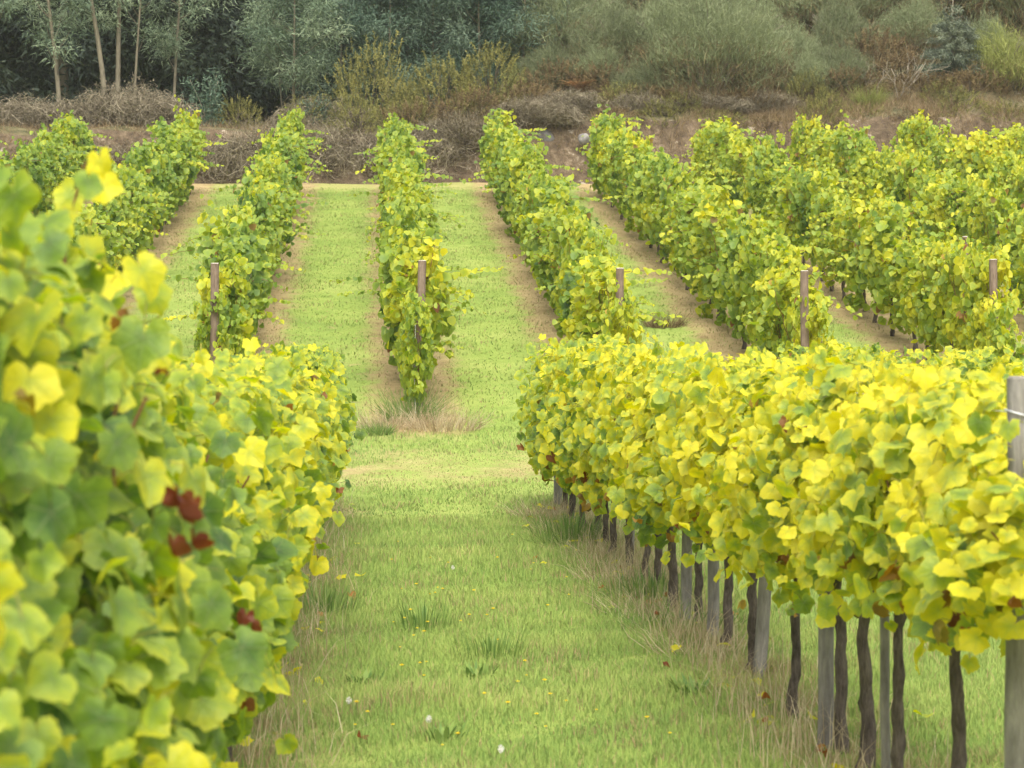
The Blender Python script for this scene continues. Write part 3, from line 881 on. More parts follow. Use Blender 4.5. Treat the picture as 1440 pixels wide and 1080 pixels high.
def weed_mesh(seed, n, spread, h, w, upright):
    r = np.random.default_rng(seed); g = Geo()
    az = r.uniform(0, 6.28, n); l = r.uniform(0.5, 1, n) * h
    d = np.column_stack([np.cos(az), np.sin(az), np.zeros(n)])
    p0 = d * (r.uniform(0, 1, n) * spread * 0.4)[:, None]
    out = (l * (1 - upright) * r.uniform(0.5, 1.2, n))[:, None]
    P = np.stack([p0, p0 + d * out * 0.5 + np.array([0, 0, 1]) * (l * 0.6 * (0.4 + upright * 0.6))[:, None],
                  p0 + d * out + np.array([0, 0, 1]) * (l * (0.35 + 0.65 * upright))[:, None]], 1)
    a2 = az + 1.57
    side = np.column_stack([np.cos(a2), np.sin(a2), np.zeros(n)])[:, None]
    N_, K = n, 3
    t = np.array([0.5, 1.0, 0.08])[None]
    wv = w * r.uniform(0.6, 1.3, n)[:, None] * t
    v = np.stack([P - side * wv[..., None], P + side * wv[..., None]], 2).reshape(n, 6, 3)
    b = np.arange(n)[:, None] * 6; k = np.arange(2)[None] * 2
    q = np.stack([b + k, b + k + 1, b + k + 3, b + k + 2], -1).reshape(-1, 4)
    dt = np.zeros((n, 6, 3)); dt[..., 1] = r.uniform(0, 1, n)[:, None]
    g.add(v.reshape(-1, 3), q, dt.reshape(-1, 3))
    return g.mesh('weed', M['weed'])
W_UP = [weed_mesh(40 + k, 130, 0.55, 0.24, 0.0035, 0.68) for k in range(3)]
W_FLAT = [weed_mesh(50 + k, 30, 0.22, 0.13, 0.010, 0.50) for k in range(3)]
for j, (px, py, up, s, lab) in enumerate([
        (595, 893, 1, 1.0, 'tall dark green weed tuft with thin stems in mid lane, yellow flowers above'),
        (690, 930, 1, 0.9, 'dark green upright weed tuft beside a broad-leaved clump in the lane'),
        (512, 962, 0, 1.0, 'small dark rosette of pointed leaves on the camera-side edge of the lane'),
        (668, 955, 0, 1.1, 'spreading rosette of long leaves below the upright weed tuft'),
        (975, 985, 0, 1.2, 'broad dark leaf clump in the grass below the yellow row'),
        (625, 1040, 0, 1.0, 'low rosette near the bottom edge in the middle of the lane'),
        (455, 870, 1, 1.2, 'leafy dark weed patch beside the camera-side vine row'),
        (920, 850, 1, 1.3, 'green weed thicket at the foot of the yellow row'),
        (800, 765, 1, 1.5, 'green weed clump under the hanging leaves ending the yellow row'),
        (1260, 1010, 0, 0.8, 'tiny dark leaf tuft in grass between two vine trunks')]):
    d = gd(py); me = (W_UP if up else W_FLAT)[j % 3]
    o = put('weed_clump', me); o.location = (at(px, d), d, gz(at(px, d), d)); o.scale = (s, s, s); o.rotation_euler.z = j * 1.9
    tag(o, lab, 'weed', 'weed clumps in the grass lane')

def flower_parts():
    gst = Geo(); tube(gst, [(0, 0, -0.01), (0.006, 0, 0.09), (0.0, 0.004, 0.19)], [0.0016, 0.0013, 0.001], 4, (0, 0.5, 0), cap=False)
    gh = Geo(); r = np.random.default_rng(4)
    n = 16; a = np.arange(n) / n * 6.283
    for ring, (rad, zz) in enumerate(((0.014, 0.004), (0.008, 0.007))):
        c = np.array([0, 0.004, 0.19])
        v = np.stack([c + 0 * np.column_stack([a, a, a]), c + np.column_stack([np.cos(a - .16) * rad * .9, np.sin(a - .16) * rad * .9, np.full(n, zz)]),
                      c + np.column_stack([np.cos(a) * rad, np.sin(a) * rad, np.full(n, zz + 0.001)]), c + np.column_stack([np.cos(a + .16) * rad * .9, np.sin(a + .16) * rad * .9, np.full(n, zz)])], 1)
        gh.add(v.reshape(-1, 3), (np.arange(n)[:, None] * 4 + np.arange(4)[None]), (0, 0.5, 0))
    gc = Geo(); n = 70
    d = norm(r.standard_normal((n, 3))); P = np.stack([0 * d, d * 0.012, d * 0.024], 1) + np.array([0, 0.004, 0.20])
    ribbons(gc, P, 0.0016, None, np.column_stack([0 * d[:, 0], r.uniform(0, 1, n), 0 * d[:, 0]]), 0, False, r)
    return gst.mesh('stem', M['weed']), gh.mesh('petals', M['yellow']), gc.mesh('seed_head', M['clock'])
ST, PT, CL = flower_parts()
FL = [(553, 881), (569, 884), (576, 881), (587, 894), (601, 894), (562, 913), (582, 907), (595, 910), (648, 884), (660, 884), (599, 932), (591, 944),
      (564, 959), (596, 959), (739, 951), (740, 957), (729, 978), (766, 988), (796, 1002), (775, 1003), (767, 1032), (755, 1026), (715, 1020), (943, 1050), (912, 1039),
      (492, 988), (516, 1017), (502, 1014), (551, 1031), (644, 1060), (622, 1057), (611, 845), (586, 837), (615, 827), (622, 843), (565, 823), (684, 880), (694, 880),
      (797, 815), (810, 777), (747, 796), (750, 793), (700, 790), (605, 780), (550, 790), (605, 835), (800, 849), (666, 852), (500, 1030), (680, 1000), (840, 1010), (630, 790), (720, 760), (560, 760), (770, 870), (700, 905)]
for j, (px, py) in enumerate(FL):
    d = gd(py + 25); x = at(px, d); s = 0.55 + 0.45 * ((j * 7) % 5) / 5
    t = thing('yellow_flower', 'small yellow composite flower on a thin stem scattered in the grass lane', 'flower', (x, d, gz(x, d)), j * 2.4, 'yellow flowers in the grass lane')
    t.scale = (s, s, s)
    put('stem', ST, t); put('petals', PT, t)
for px, py, lab in [(491, 1000, 'white fluffy dandelion seed head near the camera-side row'), (602, 1030, 'white dandelion seed head low in the middle of the lane'),
                    (637, 800, 'tiny white seed head farther up the lane among yellow flowers'), (705, 1078, 'white seed head at the bottom picture edge')]:
    d = gd(py + 25); x = at(px, d)
    t = thing('dandelion_clock', lab, 'flower', (x, d, gz(x, d)), px, 'dandelion seed heads')
    t.scale = (0.55, 0.55, 0.7); put('stem', ST, t); put('seed_head', CL, t)

# dry weeds round the foot of the central uphill row
def tangle(seed, n, rad, h, mat, w=0.004, name='stems', green=0):
    r = np.random.default_rng(seed); g = Geo()
    a = r.uniform(0, 6.28, n); q = np.sqrt(r.uniform(0, 1, n)) * rad
    p0 = np.column_stack([np.cos(a) * q, np.sin(a) * q, np.full(n, -0.03)])
    d = norm(np.column_stack([np.cos(a) * q / rad, np.sin(a) * q / rad, np.full(n, 1.1)]) + 0.45 * r.standard_normal((n, 3)))
    l = h * r.uniform(0.4, 1.0, n)
    u = np.linspace(0, 1, 4)[None, :, None]
    P = p0[:, None] + d[:, None] * l[:, None, None] * u + 0.06 * r.standard_normal((n, 4, 3)) * u * h
    ribbons(g, P, w, None, np.column_stack([np.zeros(n), r.uniform(0, 1, n), np.zeros(n)]), 0, True, r)
    return g.mesh(name, mat)
for j, (px, yy, rad, h, mat, lab) in enumerate([
        (545, 35.9, 0.42, 0.38, 'straw', 'light brown dry weed tuft at the foot of the central uphill row, forest side'),
        (625, 35.8, 0.45, 0.42, 'straw', 'light brown dry weed tuft at the foot of the central uphill row, broom side'),
        (578, 36.4, 0.26, 0.62, 'weed', 'dark green weed clump round the base of the central end post'),
        (532, 35.4, 0.16, 0.22, 'weed', 'small green weed at the outer edge of the central dry patch'),
        (935, 45.5, 0.28, 0.35, 'heather', 'small dark brown weed on bare soil between two uphill rows')]):
    x = at(px, yy)
    o = put('weed_tuft', tangle(70 + j, 420, rad, h, M[mat], 0.005)); o.location = (x, yy, gz(x, yy))
    tag(o, lab, 'weed', 'weed tufts among the uphill rows')

WT = [tangle(90 + k, 150, 0.24, 0.36, M['weed' if k % 2 else 'straw'], 0.0035) for k in range(4)]
for j, d in enumerate([15.3, 16.4, 17.6, 18.6, 19.8, 21.0, 22.2, 23.6, 25.0, 26.4, 27.8]):
    x = 1.74 + 0.08 * math.sin(j * 2.4)
    o = put('weed_tuft', WT[j % 4]); o.location = (x, d, gz(x, d)); o.rotation_euler.z = j * 1.7
    o.scale = (0.9, 1.3, 0.75 + 0.25 * math.sin(j * 1.9))
    tag(o, ['straw-coloured weed tuft', 'green weed tuft'][j % 4 % 2] + ' hiding trunk feet along the far half of the yellow row', 'weed', 'weed tufts at the trunk feet of the yellow row')

# ------------------------------------------------------------------ bank, scrub and forest
def rock(px, py, d, s, lab, seed, mat='rock'):
    r = np.random.default_rng(seed); g = Geo()
    nu, nv = 18, 11
    th = np.linspace(0, 2 * np.pi, nu, endpoint=False); ph = np.linspace(0.06, np.pi - 0.06, nv)
    T, P_ = np.meshgrid(th, ph)
    D = np.stack([np.sin(P_) * np.cos(T), np.sin(P_) * np.sin(T), np.cos(P_)], -1).reshape(-1, 3)
    rad = np.ones(len(D))
    for _ in range(14):
        a = norm(r.standard_normal(3)); rad = np.minimum(rad, r.uniform(0.66, 0.95) / np.maximum(D @ a, 0.2))
    rad += 0.03 * r.standard_normal(len(D))
    v = D * rad[:, None] * np.asarray(s)[None]
    i = np.arange(nv - 1)[:, None] * nu; j = np.arange(nu)[None]
    g.add(v, [np.stack([i + j, i + nu + j, i + nu + (j + 1) % nu, i + (j + 1) % nu], -1).reshape(-1, 4), np.arange(nu)[None], (np.arange(nu) + (nv - 1) * nu)[None, ::-1]])
    o = g.build('boulder', M[mat]); o.location = (at(px, d), d, h_at(py, d))
    return tag(o, lab, 'rock')
rock(1440, 82, 79.0, (0.75, 0.6, 0.55), 'large grey granite boulder half out of frame above the yellow broom', 1)
rock(1165, 10, 87.5, (0.95, 0.5, 0.30), 'long pale rock lying high on the broom slope', 2)
rock(860, 78, 80.5, (0.28, 0.25, 0.17), 'small pale stone showing through the broom beside the dead ferns', 3)
rock(821, 195, 73.75, (0.19, 0.2, 0.20), 'round pale stone in the bank below the overhanging vine shoot', 4)
rock(766, 203, 74.55, (0.46, 0.40, 0.44), 'dark grey boulder set in the bank behind the vine row top', 5, 'rock_dark')
rock(1410, 200, 74.2, (0.3, 0.25, 0.2), 'small grey stone on the bank near the picture edge', 6)
rock(85, 180, 74.6, (0.22, 0.2, 0.18), 'small pale stone on the bank below the forest trunks', 7)

def bush_curves(g, r, n, R_, H, kind, mat, w):
    """fine upright stems filling a dome"""
    a = r.uniform(0, 6.28, n); e = np.arccos(r.uniform(0.0, 1.0, n) ** 0.8)
    lump = 1 + 0.32 * wave2(a * 1.5, e * 2.2, int(R_ * 1000) + 3, 2.4)
    q = r.uniform(0.35, 1.0, n) ** 0.6 * lump
    end = np.column_stack([np.sin(e) * np.cos(a) * R_, np.sin(e) * np.sin(a) * R_, 0.12 * H + np.cos(e) * H * 0.88]) * q[:, None]
    keep = (end[:, 2] > 0.34 * H) | (r.uniform(size=n) < 0.22)
    end = end[keep]; n = len(end)
    L = r.uniform(0.10, 0.32, n) * np.where(r.uniform(size=n) < 0.06, 2.2, 1.0)
    end[:, 2] += np.where(L > 0.33, 0.12, 0.0)
    d = norm(end / np.array([R_, R_, H]) * np.array([0.7, 0.7, 0.6]) + np.array([0, 0, 0.55]) + 0.55 * r.standard_normal((n, 3)))
    P = np.stack([end - d * L[:, None], end - d * (L * 0.5)[:, None] + 0.02 * r.standard_normal((n, 3)), end], 1)
    ribbons(g, P, w, None, np.column_stack([np.zeros(n), r.uniform(0, 1, n), np.zeros(n)]), mat, True, r)

def broom_mesh(seed, R_, H, n, mat, w=0.011):
    r = np.random.default_rng(seed); g = Geo()
    bush_curves(g, r, n, R_, H, 0, 0, w)
    gs_ = Geo(); m = 60
    a = r.uniform(0, 6.28, m)
    for k in range(m):
        e = np.array([math.cos(a[k]) * R_ * r.uniform(.2, .9), math.sin(a[k]) * R_ * r.uniform(.2, .9), H * r.uniform(0.30, 0.85)])
        u = np.linspace(0, 1, 6)[:, None]
        tube(gs_, e * u * np.array([1, 1, 1]) + np.array([0, 0, 0.1 * H]) * np.sin(u * 3.14) + 0.03 * r.standard_normal((6, 3)), np.linspace(0.017, 0.006, 6), 5, cap=False)
    m = n // 14
    a = r.uniform(0, 6.28, m); z = r.uniform(0.02, 0.5, m) * H; q = R_ * np.sqrt(r.uniform(0.3, 1.0, m)) * 0.92
    p = np.column_stack([np.cos(a) * q, np.sin(a) * q, z]); d = norm(p * np.array([0.5, 0.5, 0]) / R_ + np.array([0, 0, 0.8]) + 0.5 * r.standard_normal((m, 3)))
    l = r.uniform(0.15, 0.45, m)[:, None]
    ribbons(gs_, np.stack([p - d * l * 0.5, p + 0.02 * r.standard_normal((m, 3)), p + d * l * 0.5], 1), 0.006, None, np.column_stack([0 * a, r.uniform(0, 1, m), 0 * a]), 1, True, r)
    return g.mesh('foliage', M[mat]), gs_.mesh('stems', [M['twig'], M['heather']])

def bush(me, px, d, lab, cat='bush', name='broom_bush', s=(1, 1, 1), rz=0.0, group=None, dz=0.0):
    x = at(px, d)
    t = thing(name, lab, cat, (x, d, gz(x, d) - 0.08 + dz), rz, group)
    t.scale = s
    for k, m_e in enumerate(me):
        put(m_e.name.split('.')[0], m_e, t)
    return t

BIG = broom_mesh(1, 2.45, 3.35, 60000, 'broom', 0.0055)
BR = [broom_mesh(2 + k, 1.5, 2.2, 24000, 'broom' if k % 2 else 'broom_dark', 0.0055) for k in range(4)]
BY = broom_mesh(9, 1.3, 1.5, 15000, 'broom_yellow', 0.006)
bush(BIG, 1000, 76.9, 'largest soft green broom bush, a rounded dome above the bank', dz=-0.25)
gb = 'broom bushes on the hillside'
for j, (px, d, s, lab) in enumerate([
        (868, 78.5, 0.95, 'grey-green broom bush between the ferns and the largest broom'),
        (800, 80.5, 1.15, 'feathery green broom bush beside the blue wattles'),
        (905, 83.5, 1.3, 'broom bush rising behind the small pale stone'),
        (960, 86.5, 1.4, 'dark broom clump at the top edge behind the largest broom'),
        (1090, 84.5, 1.35, 'broom bush just below the long pale rock'),
        (1165, 82.0, 1.2, 'olive broom bush beside the largest broom, uphill'),
        (1240, 83.0, 1.35, 'wide broom bush above the dead twigs'),
        (1320, 82.5, 1.3, 'broom bush with long upright stems behind the conifer sapling'),
        (1390, 84.0, 1.4, 'broom bush above the granite boulder'),
        (1455, 82.5, 1.2, 'broom bush cut by the picture edge above the boulder'),
        (1150, 90.0, 1.5, 'far broom bush above the long pale rock'),
        (1270, 89.0, 1.6, 'far broom bush high on the slope'),
        (1390, 90.0, 1.7, 'far broom bush at the upper picture corner'),
        (1030, 91.0, 1.6, 'far dark broom behind the rounded dome'),
        (870, 90.0, 1.6, 'far broom bush at the top edge above the ferns'),
        (1115, 78.3, 0.62, 'low broom bush at the foot of the rounded dome'),
        (1185, 79.6, 0.8, 'dark brownish broom bush beside the dead twigs'),
        (1290, 80.0, 0.75, 'low dark broom bush beside the conifer sapling'),
        (905, 76.3, 0.55, 'low broom bush between the green fern and the dome'),
        (1140, 76.8, 0.55, 'low olive broom just past the rounded dome'),
        (1185, 77.2, 0.6, 'olive broom behind the bright broom tuft'),
        (1395, 77.6, 0.7, 'broom bush between conifer sapling and yellowish broom'),
        (770, 78.0, 0.65, 'low feathery broom above the bramble tangle over the boulder'),
        (850, 77.5, 0.6, 'low broom bush just below the small pale stone')]):
    bush(BR[j % 4], px, d, lab, s=(s, s, s * (1.0 + 0.12 * math.sin(j))), rz=j * 1.3, group=gb)
bush(BY, 1425, 76.6, 'yellowish green broom bush below the granite boulder', s=(0.95, 0.95, 1.12))
bush((tangle(77, 700, 0.22, 0.85, M['broom_yellow'], 0.007, 'foliage'),), 1226, 75.8, 'small bright yellow-green broom tuft before the dead twigs')
bush(BY, 735, 78.2, 'small yellow-green broom at the foot of the wattles', s=(0.55, 0.55, 0.6))

def gorse_mesh(seed, R_, H, n, mat):
    r = np.random.default_rng(seed); g = Geo()
    nc = n // 26
    a = r.uniform(0, 6.28, nc); e = np.arccos(r.uniform(-0.1, 1, nc)); q = r.uniform(0.5, 1, nc) ** 0.5
    lump = 1 + 0.25 * wave2(a * 2, e * 2, seed, 2.0)
    C = np.column_stack([np.sin(e) * np.cos(a) * R_, np.sin(e) * np.sin(a) * R_, 0.1 * H + np.cos(e) * H * 0.9]) * (q * lump)[:, None]
    D = norm(C / np.array([R_, R_, H]) + np.array([0, 0, 0.7]) + 0.3 * r.standard_normal((nc, 3)))
    k = np.repeat(np.arange(nc), 26)
    m = len(k); tpos = r.uniform(0, 1, m) * 0.28
    p0 = C[k] + D[k] * tpos[:, None]
    d = norm(D[k] * 0.6 + r.standard_normal((m, 3)) * 0.7)
    P = np.stack([p0, p0 + d * 0.03, p0 + d * r.uniform(0.04, 0.09, m)[:, None]], 1)
    ribbons(g, P, 0.010, None, np.column_stack([np.zeros(m), np.repeat(r.uniform(0, 1, nc), 26), np.zeros(m)]), 0, True, r)
    gs_ = Geo()
    for c in C[r.integers(0, nc, 40)]:
        u = np.linspace(0, 1, 5)[:, None]
        tube(gs_, c * u + 0.03 * r.standard_normal((5, 3)), np.linspace(0.016, 0.005, 5), 4, cap=False)
    return g.mesh('foliage', M[mat]), gs_.mesh('stems', M['bramble'])
GO = [gorse_mesh(60 + k, 1.1, 1.5, 9000, 'gorse') for k in range(2)]
HE = [gorse_mesh(70 + k, 1.2, 1.2, 9000, 'heather') for k in range(2)]
gg = 'gorse bushes above the bank'
for j, (px, d, s, lab) in enumerate([(520, 77.2, (1.1, 1.0, 1.5), 'olive-yellow gorse bush in front of the dark forest edge'),
        (625, 76.6, (1.3, 1.1, 1.15), 'yellow-tipped gorse bush above the bramble mound, middle of the bank'),
        (572, 76.4, (0.8, 0.8, 0.8), 'brownish gorse bush between two yellower gorse bushes'),
        (690, 76.8, (1.15, 1.0, 1.1), 'low olive gorse bush below the blue wattles'),
        (1135, 76.0, (0.55, 0.55, 0.6), 'small dark gorse with yellow tips on the bank below the broom dome')]):
    bush(GO[j % 2], px, d, lab, 'bush', 'gorse_bush', s, j * 1.7, gg)
for j, (px, d, s, lab) in enumerate([(872, 75.6, (0.6, 0.5, 0.45), 'dark gorse clump on the bank behind the overhanging vine shoot'),
        (955, 75.3, (0.7, 0.5, 0.40), 'dark olive gorse low at the foot of the broom dome'),
        (1165, 75.4, (0.6, 0.5, 0.42), 'low gorse beside the bright broom tuft on the bank'),
        (1330, 75.6, (0.6, 0.5, 0.35), 'low gorse below the conifer sapling trunk'),
        (705, 75.4, (0.6, 0.5, 0.5), 'small gorse among dry scrub over the bare earth'),
        (430, 76.6, (0.9, 0.7, 0.55), 'olive gorse between bramble mound and small wattle'),
        (335, 76.8, (0.7, 0.6, 0.6), 'brownish gorse at the dark forest edge beside the young sapling'),
        (505, 74.6, (0.7, 0.5, 0.65), 'dull olive gorse growing out of the bramble beside the central row top'),
        (575, 75.2, (0.7, 0.5, 0.6), 'olive gorse over the bramble between the two central row tops')]):
    bush(GO[(j + 1) % 2], px, d, lab, 'bush', 'gorse_bush', s, j * 2.3, gg)
gh_ = 'dry brown scrub bushes on the bank'
for j, (px, d, s, lab) in enumerate([(745, 75.6, (1.0, 0.9, 0.8), 'dry brown scrub above the dark grey boulder'),
        (660, 75.3, (1.1, 0.8, 0.75), 'dry brown scrub hanging over the middle of the bank'),
        (590, 75.2, (0.9, 0.8, 0.7), 'dry brown scrub below the brownish gorse'),
        (1190, 76.8, (0.9, 0.8, 0.7), 'dry brown scrub beside the bright broom tuft'),
        (1235, 78.6, (1.1, 0.9, 0.95), 'reddish brown dry scrub behind the dead twigs'),
        (1300, 76.2, (0.8, 0.8, 0.5), 'dry straw-brown scrub at the foot of the conifer sapling'),
        (900, 76.0, (0.8, 0.7, 0.5), 'dry scrub at the foot of the grey-green broom'),
        (785, 77.6, (1.0, 0.9, 0.8), 'olive brown scrub behind the green fern clump'),
        (850, 77.2, (0.9, 0.9, 0.65), 'olive brown scrub between fern and broom dome'),
        (1130, 77.6, (1.0, 0.9, 0.6), 'brown scrub beside the broom dome'),
        (1060, 76.0, (0.9, 0.7, 0.45), 'dry scrub along the foot of the broom dome'),
        (960, 76.0, (0.8, 0.7, 0.4), 'low dry scrub under the middle of the broom dome'),
        (1420, 78.6, (0.9, 0.9, 0.6), 'brown scrub below the granite boulder'),
        (1270, 77.6, (1.0, 0.9, 0.7), 'dark brown scrub just behind the forked dead twigs'),
        (1370, 76.0, (0.8, 0.8, 0.55), 'dry scrub between the conifer sapling and yellowish broom')]):
    bush(HE[j % 2], px, d, lab, 'bush', 'dry_scrub', s, j * 2.1, gh_)

def bramble_mesh(seed, rx, ry, h, n):
    """tangled dry canes: each wanders, arches and droops inside a lumpy mound"""
    r = np.random.default_rng(seed); g = Geo()
    p = np.column_stack([r.uniform(-1, 1, n) * rx, r.uniform(-0.3, 1, n) * ry, r.uniform(0.0, 0.7, n) * h])
    d = norm(np.column_stack([r.standard_normal(n), r.standard_normal(n) * 0.7 - 0.2, 0.4 + 0.7 * r.standard_normal(n)]))
    K = 9
    P = np.empty((n, K, 3)); st = r.uniform(0.06, 0.17, n)[:, None]
    for k in range(K):
        P[:, k] = p
        hh = h * (0.75 + 0.45 * wave2(p[:, 0] * 1.0, p[:, 1], seed, 2.6)) * np.sqrt(np.clip(1.08 - (p[:, 0] / rx) ** 2, 0.03, 1))
        over = np.clip((p[:, 2] - hh) * 3.0, -0.3, 1.5)
        d = norm(d + 0.42 * r.standard_normal((n, 3)) + np.array([0, 0, -1.0]) * over[:, None] * 0.8)
        p = p + d * st
    ribbons(g, P, r.uniform(0.005, 0.012, n), None, np.column_stack([np.zeros(n), np.clip(r.uniform(0, 1, n) ** 0.8, 0, 1), np.zeros(n)]), 0, True, r)
    m = int(n * 1.6)
    c = P[r.integers(0, n, m), r.integers(1, K, m)] + 0.05 * r.standard_normal((m, 3))
    e = norm(r.standard_normal((m, 3)))
    ribbons(g, np.stack([c, c + e * 0.03, c + e * 0.06], 1), 0.018, None, np.column_stack([np.zeros(m), r.uniform(0, 0.7, m), np.zeros(m)]), 0, True, r)
    return g.mesh('bramble', M['bramble'])
BM = [bramble_mesh(80 + k, 1.4, 1.0, 1.25, 2600) for k in range(4)]
gm = 'dry bramble thickets on the bank'
for j, px in enumerate([860, 930, 1010, 1075, 1150, 1215, 1290, 1350, 1420]):
    kind = j % 3
    lab = ['dry brown scrub hanging over the bank edge ', 'dark low gorse hanging over the bank edge ', 'olive gorse tuft spilling down the bank '][kind] + \
        ['behind the overhanging vine shoot', 'below the edge of the broom dome', 'below the middle of the broom dome', 'below the dome beside the small dark gorse', 'beside the brown scrub past the dome',
         'below the bright broom tuft', 'below the dead shrub', 'below the conifer sapling', 'below the yellowish broom'][j]
    bush([HE, GO, GO][kind][(j // 3 + kind) % 2], px, 74.75 + 0.2 * (j % 2), lab, 'bush', ['dry_scrub', 'gorse_bush', 'gorse_bush'][kind], (0.75, 0.55, 0.42 + 0.12 * math.sin(j * 2.0)), j * 1.3, 'low scrub along the bank edge', -0.28)
for j, (px, d, dz, s, lab) in enumerate([
        (55, 74.4, -0.5, (1.2, 1, 0.8), 'dry bramble thicket at the picture edge under the leaning trunk'),
        (150, 74.3, -0.5, (1.1, 1, 0.85), 'grey dry bramble mound below the paired forest trunks'),
        (235, 74.2, -0.5, (1.1, 1, 0.95), 'grey-brown bramble mound left of the young blue sapling'.replace('left of', 'forest side of')),
        (315, 74.2, -0.7, (1.0, 1, 0.9), 'dry bramble mound directly below the young blue sapling'),
        (385, 74.2, -0.4, (1.1, 1, 1.1), 'tall rounded bramble mound below the small sage-green wattle'),
        (455, 74.2, -0.4, (1.1, 1, 1.15), 'rounded bramble mound between the small wattle and the gorse'),
        (520, 74.0, -0.5, (1.0, 1, 1.0), 'bramble thicket cascading down beside the central row top'),
        (590, 74.1, -0.3, (1.0, 1, 0.9), 'bramble thicket on the bank between the two central row tops'),
        (655, 74.3, 0.1, (0.9, 1, 0.7), 'dark bramble overhang above bare earth'),
        (752, 74.3, 0.25, (0.8, 0.8, 0.55), 'low bramble tangle over the dark grey boulder'),
        (800, 74.9, 0.2, (0.55, 0.7, 0.5), 'small bramble tangle above the round pale stone'),
        (900, 75.2, -0.1, (0.6, 0.7, 0.5), 'low bramble tangle under the grey-green broom'),
        (985, 75.4, -0.1, (0.8, 0.7, 0.45), 'low dry tangle at the foot of the broom dome'),
        (1090, 75.4, -0.1, (0.6, 0.7, 0.5), 'low dry tangle below the small dark gorse'),
        (30, 76.8, -0.3, (1.2, 1, 0.9), 'dead undergrowth at the shaded forest edge, outer end'),
        (180, 76.8, -0.3, (1.3, 1, 1.0), 'dead undergrowth round the paired forest trunks'),
        (460, 76.6, -0.2, (1.0, 1, 0.8), 'dead undergrowth behind the small sage-green wattle')]):
    x = at(px, d)
    o = put('bramble_thicket', BM[j % 4]); o.location = (x, d, gz(x, BANK - 0.5) + (0.6 if d < 75 and dz < 0 else 0) + dz if d < 75 and dz < 0 else gz(x, d) + dz)
    o.scale = s; o.rotation_euler.z = 0.3 * math.sin(j * 2)
    tag(o, lab, 'bramble', gm)

# dry grass on the bank edge
gt_ = Geo()
n = 60000
x = rng.uniform(-11, 18, n); y = rng.uniform(73.7, 77.6, n)
k = rng.uniform(size=n) < (0.25 + 0.75 * (x > 4)) * (wave2(x, y, 55, 2.2) > -0.35)
x, y = x[k], y[k]; n = len(x)
P0 = np.column_stack([x, y, zh(x, y) - 0.02])
d = norm(np.column_stack([0.5 * rng.standard_normal(n), 0.4 * rng.standard_normal(n) - 0.2, np.ones(n)]))
l = (rng.uniform(0.08, 0.36, n) * (1 + 0.6 * wave2(x, y, 56, 1.5)))[:, None]
ribbons(gt_, np.stack([P0, P0 + d * l * 0.5, P0 + d * l + np.array([0, -0.05, -0.03])], 1), 0.007, None, np.column_stack([np.zeros(n), rng.uniform(0, 1, n), np.zeros(n)]))
tag(gt_.build('bank_grass', leaf_mat('bank_straw', (0.15, 0.10, 0.055), (0.26, 0.185, 0.10), (0.38, 0.29, 0.17), 0.25), None, False), 'dry brown grass on the bank edge', 'grass', None, 'stuff')

# ferns
def fern_mesh(seed, n, mat, L=0.7):
    r = np.random.default_rng(seed); g = Geo()
    for k in range(n):
        az = r.uniform(0, 6.28); u = np.linspace(0, 1, 12)
        dd = np.array([math.cos(az), math.sin(az), 0])
        P = dd[None] * (u * L * r.uniform(.5, .9))[:, None] + np.array([0, 0, 1])[None] * (L * r.uniform(.6, 1) * (u - 0.45 * u ** 2))[:, None]
        sd = np.array([-dd[1], dd[0], 0])
        for s in (-1, 1):
            Q = np.stack([P, P + s * sd * (0.11 * np.sin(np.pi * (0.15 + 0.8 * u)))[:, None], P + s * sd * (0.20 * np.sin(np.pi * (0.15 + 0.8 * u)))[:, None] + dd * 0.05], 1)
            ribbons(g, Q, 0.022, np.broadcast_to(dd, (12, 1, 3)), np.column_stack([0 * u, np.full(12, r.uniform()), 0 * u]), 0, True, r)
    return g.mesh('fronds', M[mat])
o = put('fern', fern_mesh(1, 26, 'fern')); o.location = (at(812, 75.6), 75.6, gz(at(812, 75.6), 75.6) + 0.15); tag(o, 'green fern clump on the bank edge below the orange fronds', 'fern')
o = put('fern', fern_mesh(2, 16, 'fern_dead', 0.6)); o.location = (at(815, 76.2), 76.2, gz(at(815, 76.2), 76.2) + 0.35); tag(o, 'orange withered fern clump above the green fern', 'fern')
o = put('fern', fern_mesh(3, 16, 'fern_dead', 0.55)); o.location = (at(845, 79), 79, gz(at(845, 79), 79) + 0.9); tag(o, 'rusty withered fern high among the broom beside the small stone', 'fern')

